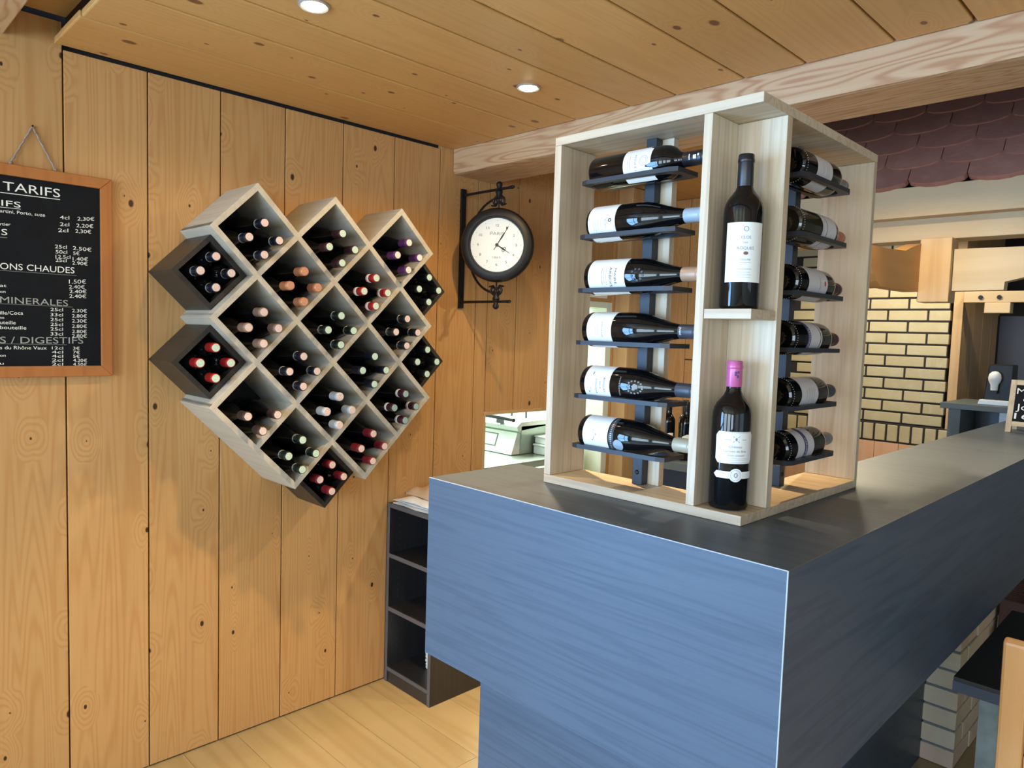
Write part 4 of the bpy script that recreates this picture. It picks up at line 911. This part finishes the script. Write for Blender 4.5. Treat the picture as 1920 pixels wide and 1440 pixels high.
# dark cabinet with bottles between bar and partition
cbn = thing('dark_bar_cabinet', 'dark grey bar cabinet with bottles on it behind the counter', 'cabinet', (.6, 3.2, 0))
B('carcass', 'navy', cbn, .43, .80, 3.02, 3.5, .0005, .90, bevel=.002); B('cabinet_top', 'slate', cbn, .425, .805, 3.01, 3.51, .9005, .94, bevel=.002); B('door', 'steelblack', cbn, .801, .815, 3.03, 3.49, .03, .89)
for k, (x, y, lb_) in enumerate(((.485, 3.12, 'leftmost'), (.565, 3.10, 'second'), (.605, 3.19, 'third'), (.655, 3.12, 'rightmost'))):
    t, c = bottle('small_bottle', 'dark bottle with small white label, %s on the dark bar cabinet' % lb_, (x, y, .9405), (0, 0, 0), prof_bord(.033, .29), .29, cap='f_black', caplen=.05, group='bottles on the dark bar cabinet', cat='bottle')
    if k != 2: addlabel(t, label(prof_bord(.033, .29), .07, .13, R(-50), .7, lambda u: .012*max(0, -u)))
# post beside the doorway, notice and switch box
B('door_post', 'timber_z', None, .002, .10, 3.36, 3.50, .0005, 2.38, bevel=.003); tag(bpy.data.objects['door_post'], 'square pine post standing beside the kitchen doorway', 'post')
B('notice_card', 'paper', None, .001, .004, 3.13, 3.285, 1.755, 1.80); tag(bpy.data.objects['notice_card'], 'small white notice card above the kitchen doorway', 'card')
t = thing('wooden_switch_box', 'small pale wooden box fixed to the planks above the doorway', 'box', (.0, 3.50, 1.83))
B('box_body', 'oak', t, .101, .13, 3.38, 3.48, 1.80, 1.875, bevel=.003)
B('box_key', 'iron', t, .13, .134, 3.42, 3.44, 1.83, 1.845)
df = sempty('trim_5', 'pale green frame of the kitchen doorway')
B('jamb', 'kwall', df, -.12, .006, 3.283, 3.332, .001, 1.734, bevel=.002); B('jamb', 'timber_z', df, -.12, .004, 3.101, 3.120, .001, 1.734, bevel=.002); B('head', 'kwall', df, -.12, .005, 3.1205, 3.2825, 1.70, 1.734, bevel=.002)

# kitchen seen through the hatch
kt = thing('kitchen_worktop', 'stainless steel worktop inside the kitchen hatch', 'worktop', (-.7, 2.9, 0))
B('top', 'inox', kt, -1.6, -.122, 1.9, 3.27, .81, .848, bevel=.003)
for x in (-1.5, -.2):
    for y in (2.0, 3.2): B('leg', 'inox', kt, x, x+.04, y, y+.04, .0005, .809)
vm = thing('kitchen_machine', 'white and steel countertop kitchen machine with black handle behind the hatch', 'machine', (-.6, 3.0, .8485))
B('body', 'inox', vm, -1.0, -.30, 2.93, 3.30, .849, 1.015, bevel=.004)
MB().prism([(2.86, .852), (2.928, .852), (2.928, .975), (2.905, .975)], 'X', -1.0, -.305).build('front_panel', 'white', vm)
MB().prism([(2.905, .985), (3.30, 1.017), (3.30, 1.045), (2.93, 1.035), (2.895, 1.01)], 'X', -1.0, -.30).build('lid', 'white', vm)
def slope(z): return 2.86+(z-.852)/(.975-.852)*.045-.0015
for a, b, c, d in ((-.70, -.45, .885, .890), (-.70, -.45, .952, .957), (-.70, -.692, .885, .957), (-.458, -.45, .885, .957)):
    MB().add([(a, slope(c), c), (b, slope(c), c), (b, slope(d), d), (a, slope(d), d)], [(0, 1, 2, 3)]).build('display_frame', 'slate', vm)
MB().tube([(-.80, 2.90, 1.045), (-.76, 2.87, 1.055), (-.40, 2.87, 1.055), (-.30, 2.87, 1.05)], .011, 8).build('handle', 'iron', vm, smooth=True)
for x in (-.7, -.45): B('handle_mount', 'slate', vm, x, x+.03, 2.875, 2.91, 1.02, 1.05)
MB().tube([(-.50, 3.05, 1.044), (-.50, 3.05, 1.10), (-.38, 3.05, 1.10), (-.38, 3.05, 1.044)], .008, 8).build('grip', 'slate', vm, smooth=True)
for k, (a, b, z, h, lab) in enumerate(((3.02, 3.24, .8485, .060, 'white plastic tub standing on the kitchen worktop'), (3.03, 3.23, .9095, .045, 'white lidded tub stacked on another tub in the kitchen'))):
    t = thing('white_tub', lab, 'tub', (-.22, (a+b)/2, z), 'white containers in the kitchen')
    B('tub_body', 'white', t, -.285, -.14, a, b, z+.0003, z+h*.8, bevel=.006); B('tub_lid', 'white', t, -.288, -.137, a-.004, b+.004, z+h*.8+.0003, z+h, bevel=.004)

# ------------------------------------------------------------------ table, chair and radiator at the right edge
tb = thing('black_table', 'black topped dining table beside the brick plinth', 'table', (2.5, 2.42, 0))
B('table_top', 'table', tb, 2.100, 2.95, 2.078, 2.76, .690, .700); B('table_edge', 'tableedge', tb, 2.099, 2.951, 2.077, 2.761, .662, .6898, bevel=.001)
B('pedestal', 'concrete', tb, 2.125, 2.215, 2.26, 2.66, .0005, .6615); B('pedestal', 'concrete', tb, 2.75, 2.88, 2.22, 2.62, .0005, .6615)
ch = thing('dining_chair', 'honey coloured wooden chair drawn up to the black table', 'chair', (2.47, 1.95, 0))
B('seat', 'chair', ch, 2.27, 2.67, 1.76, 2.16, .44, .465, bevel=.008)
for x in (2.262, 2.643):
    MB().prism([(1.70, .0005), (1.735, .0005), (1.755, .44), (1.745, .70), (1.725, .955), (1.715, .962), (1.698, .955), (1.712, .70), (1.718, .44)], 'X', x, x+.045).build('rear_leg', 'chair', ch, bevel=.006)
    B('front_leg', 'chair', ch, x+.002, x+.038, 2.115, 2.15, .0005, .4395, bevel=.003)
B('top_rail', 'chair', ch, 2.3075, 2.6425, 1.702, 1.722, .855, .955, bevel=.005); B('mid_rail', 'chair', ch, 2.3075, 2.6425, 1.716, 1.734, .68, .73, bevel=.004)
for x in (2.36, 2.44, 2.52, 2.60): B('back_slat', 'chair', ch, x-.012, x+.012, 1.712, 1.724, .73, .855)
for y in (1.74, 2.12): B('apron', 'chair', ch, 2.308, 2.642, y, y+.018, .39, .4395)
rd_ = thing('ribbed_radiator', 'brown ribbed radiator under the counter beside the brick plinth', 'radiator', (2.0, 3.7, 0))
B('core', 'radiator', rd_, 1.965, 2.055, 3.45, 4.3, .10, .515)
for k in range(28): B('rib', 'radiator', rd_, 1.945, 2.07, 3.44+.0315*k, 3.44+.0315*k+.018, .08, .53, bevel=.003)
for y in (3.5, 4.2): B('foot', 'radiator', rd_, 1.98, 2.04, y, y+.04, .0005, .0795)
MB().lathe([(0, 0), (.024, .002), (.028, .02), (.026, .05), (.018, .058), (0, .06)], 18, (1.985, 3.372, .40), 'Y').build('valve_knob', 'opal', rd_, smooth=True)
MB().tube([(1.985, 3.43, .40), (1.985, 3.38, .40)], .012, 10).build('valve_stem', 'silver', rd_); MB().tube([(1.985, 3.40, .40), (1.985, 3.40, .02)], .010, 10).build('supply_pipe', 'radiator', rd_)

bpy.context.view_layer.update()
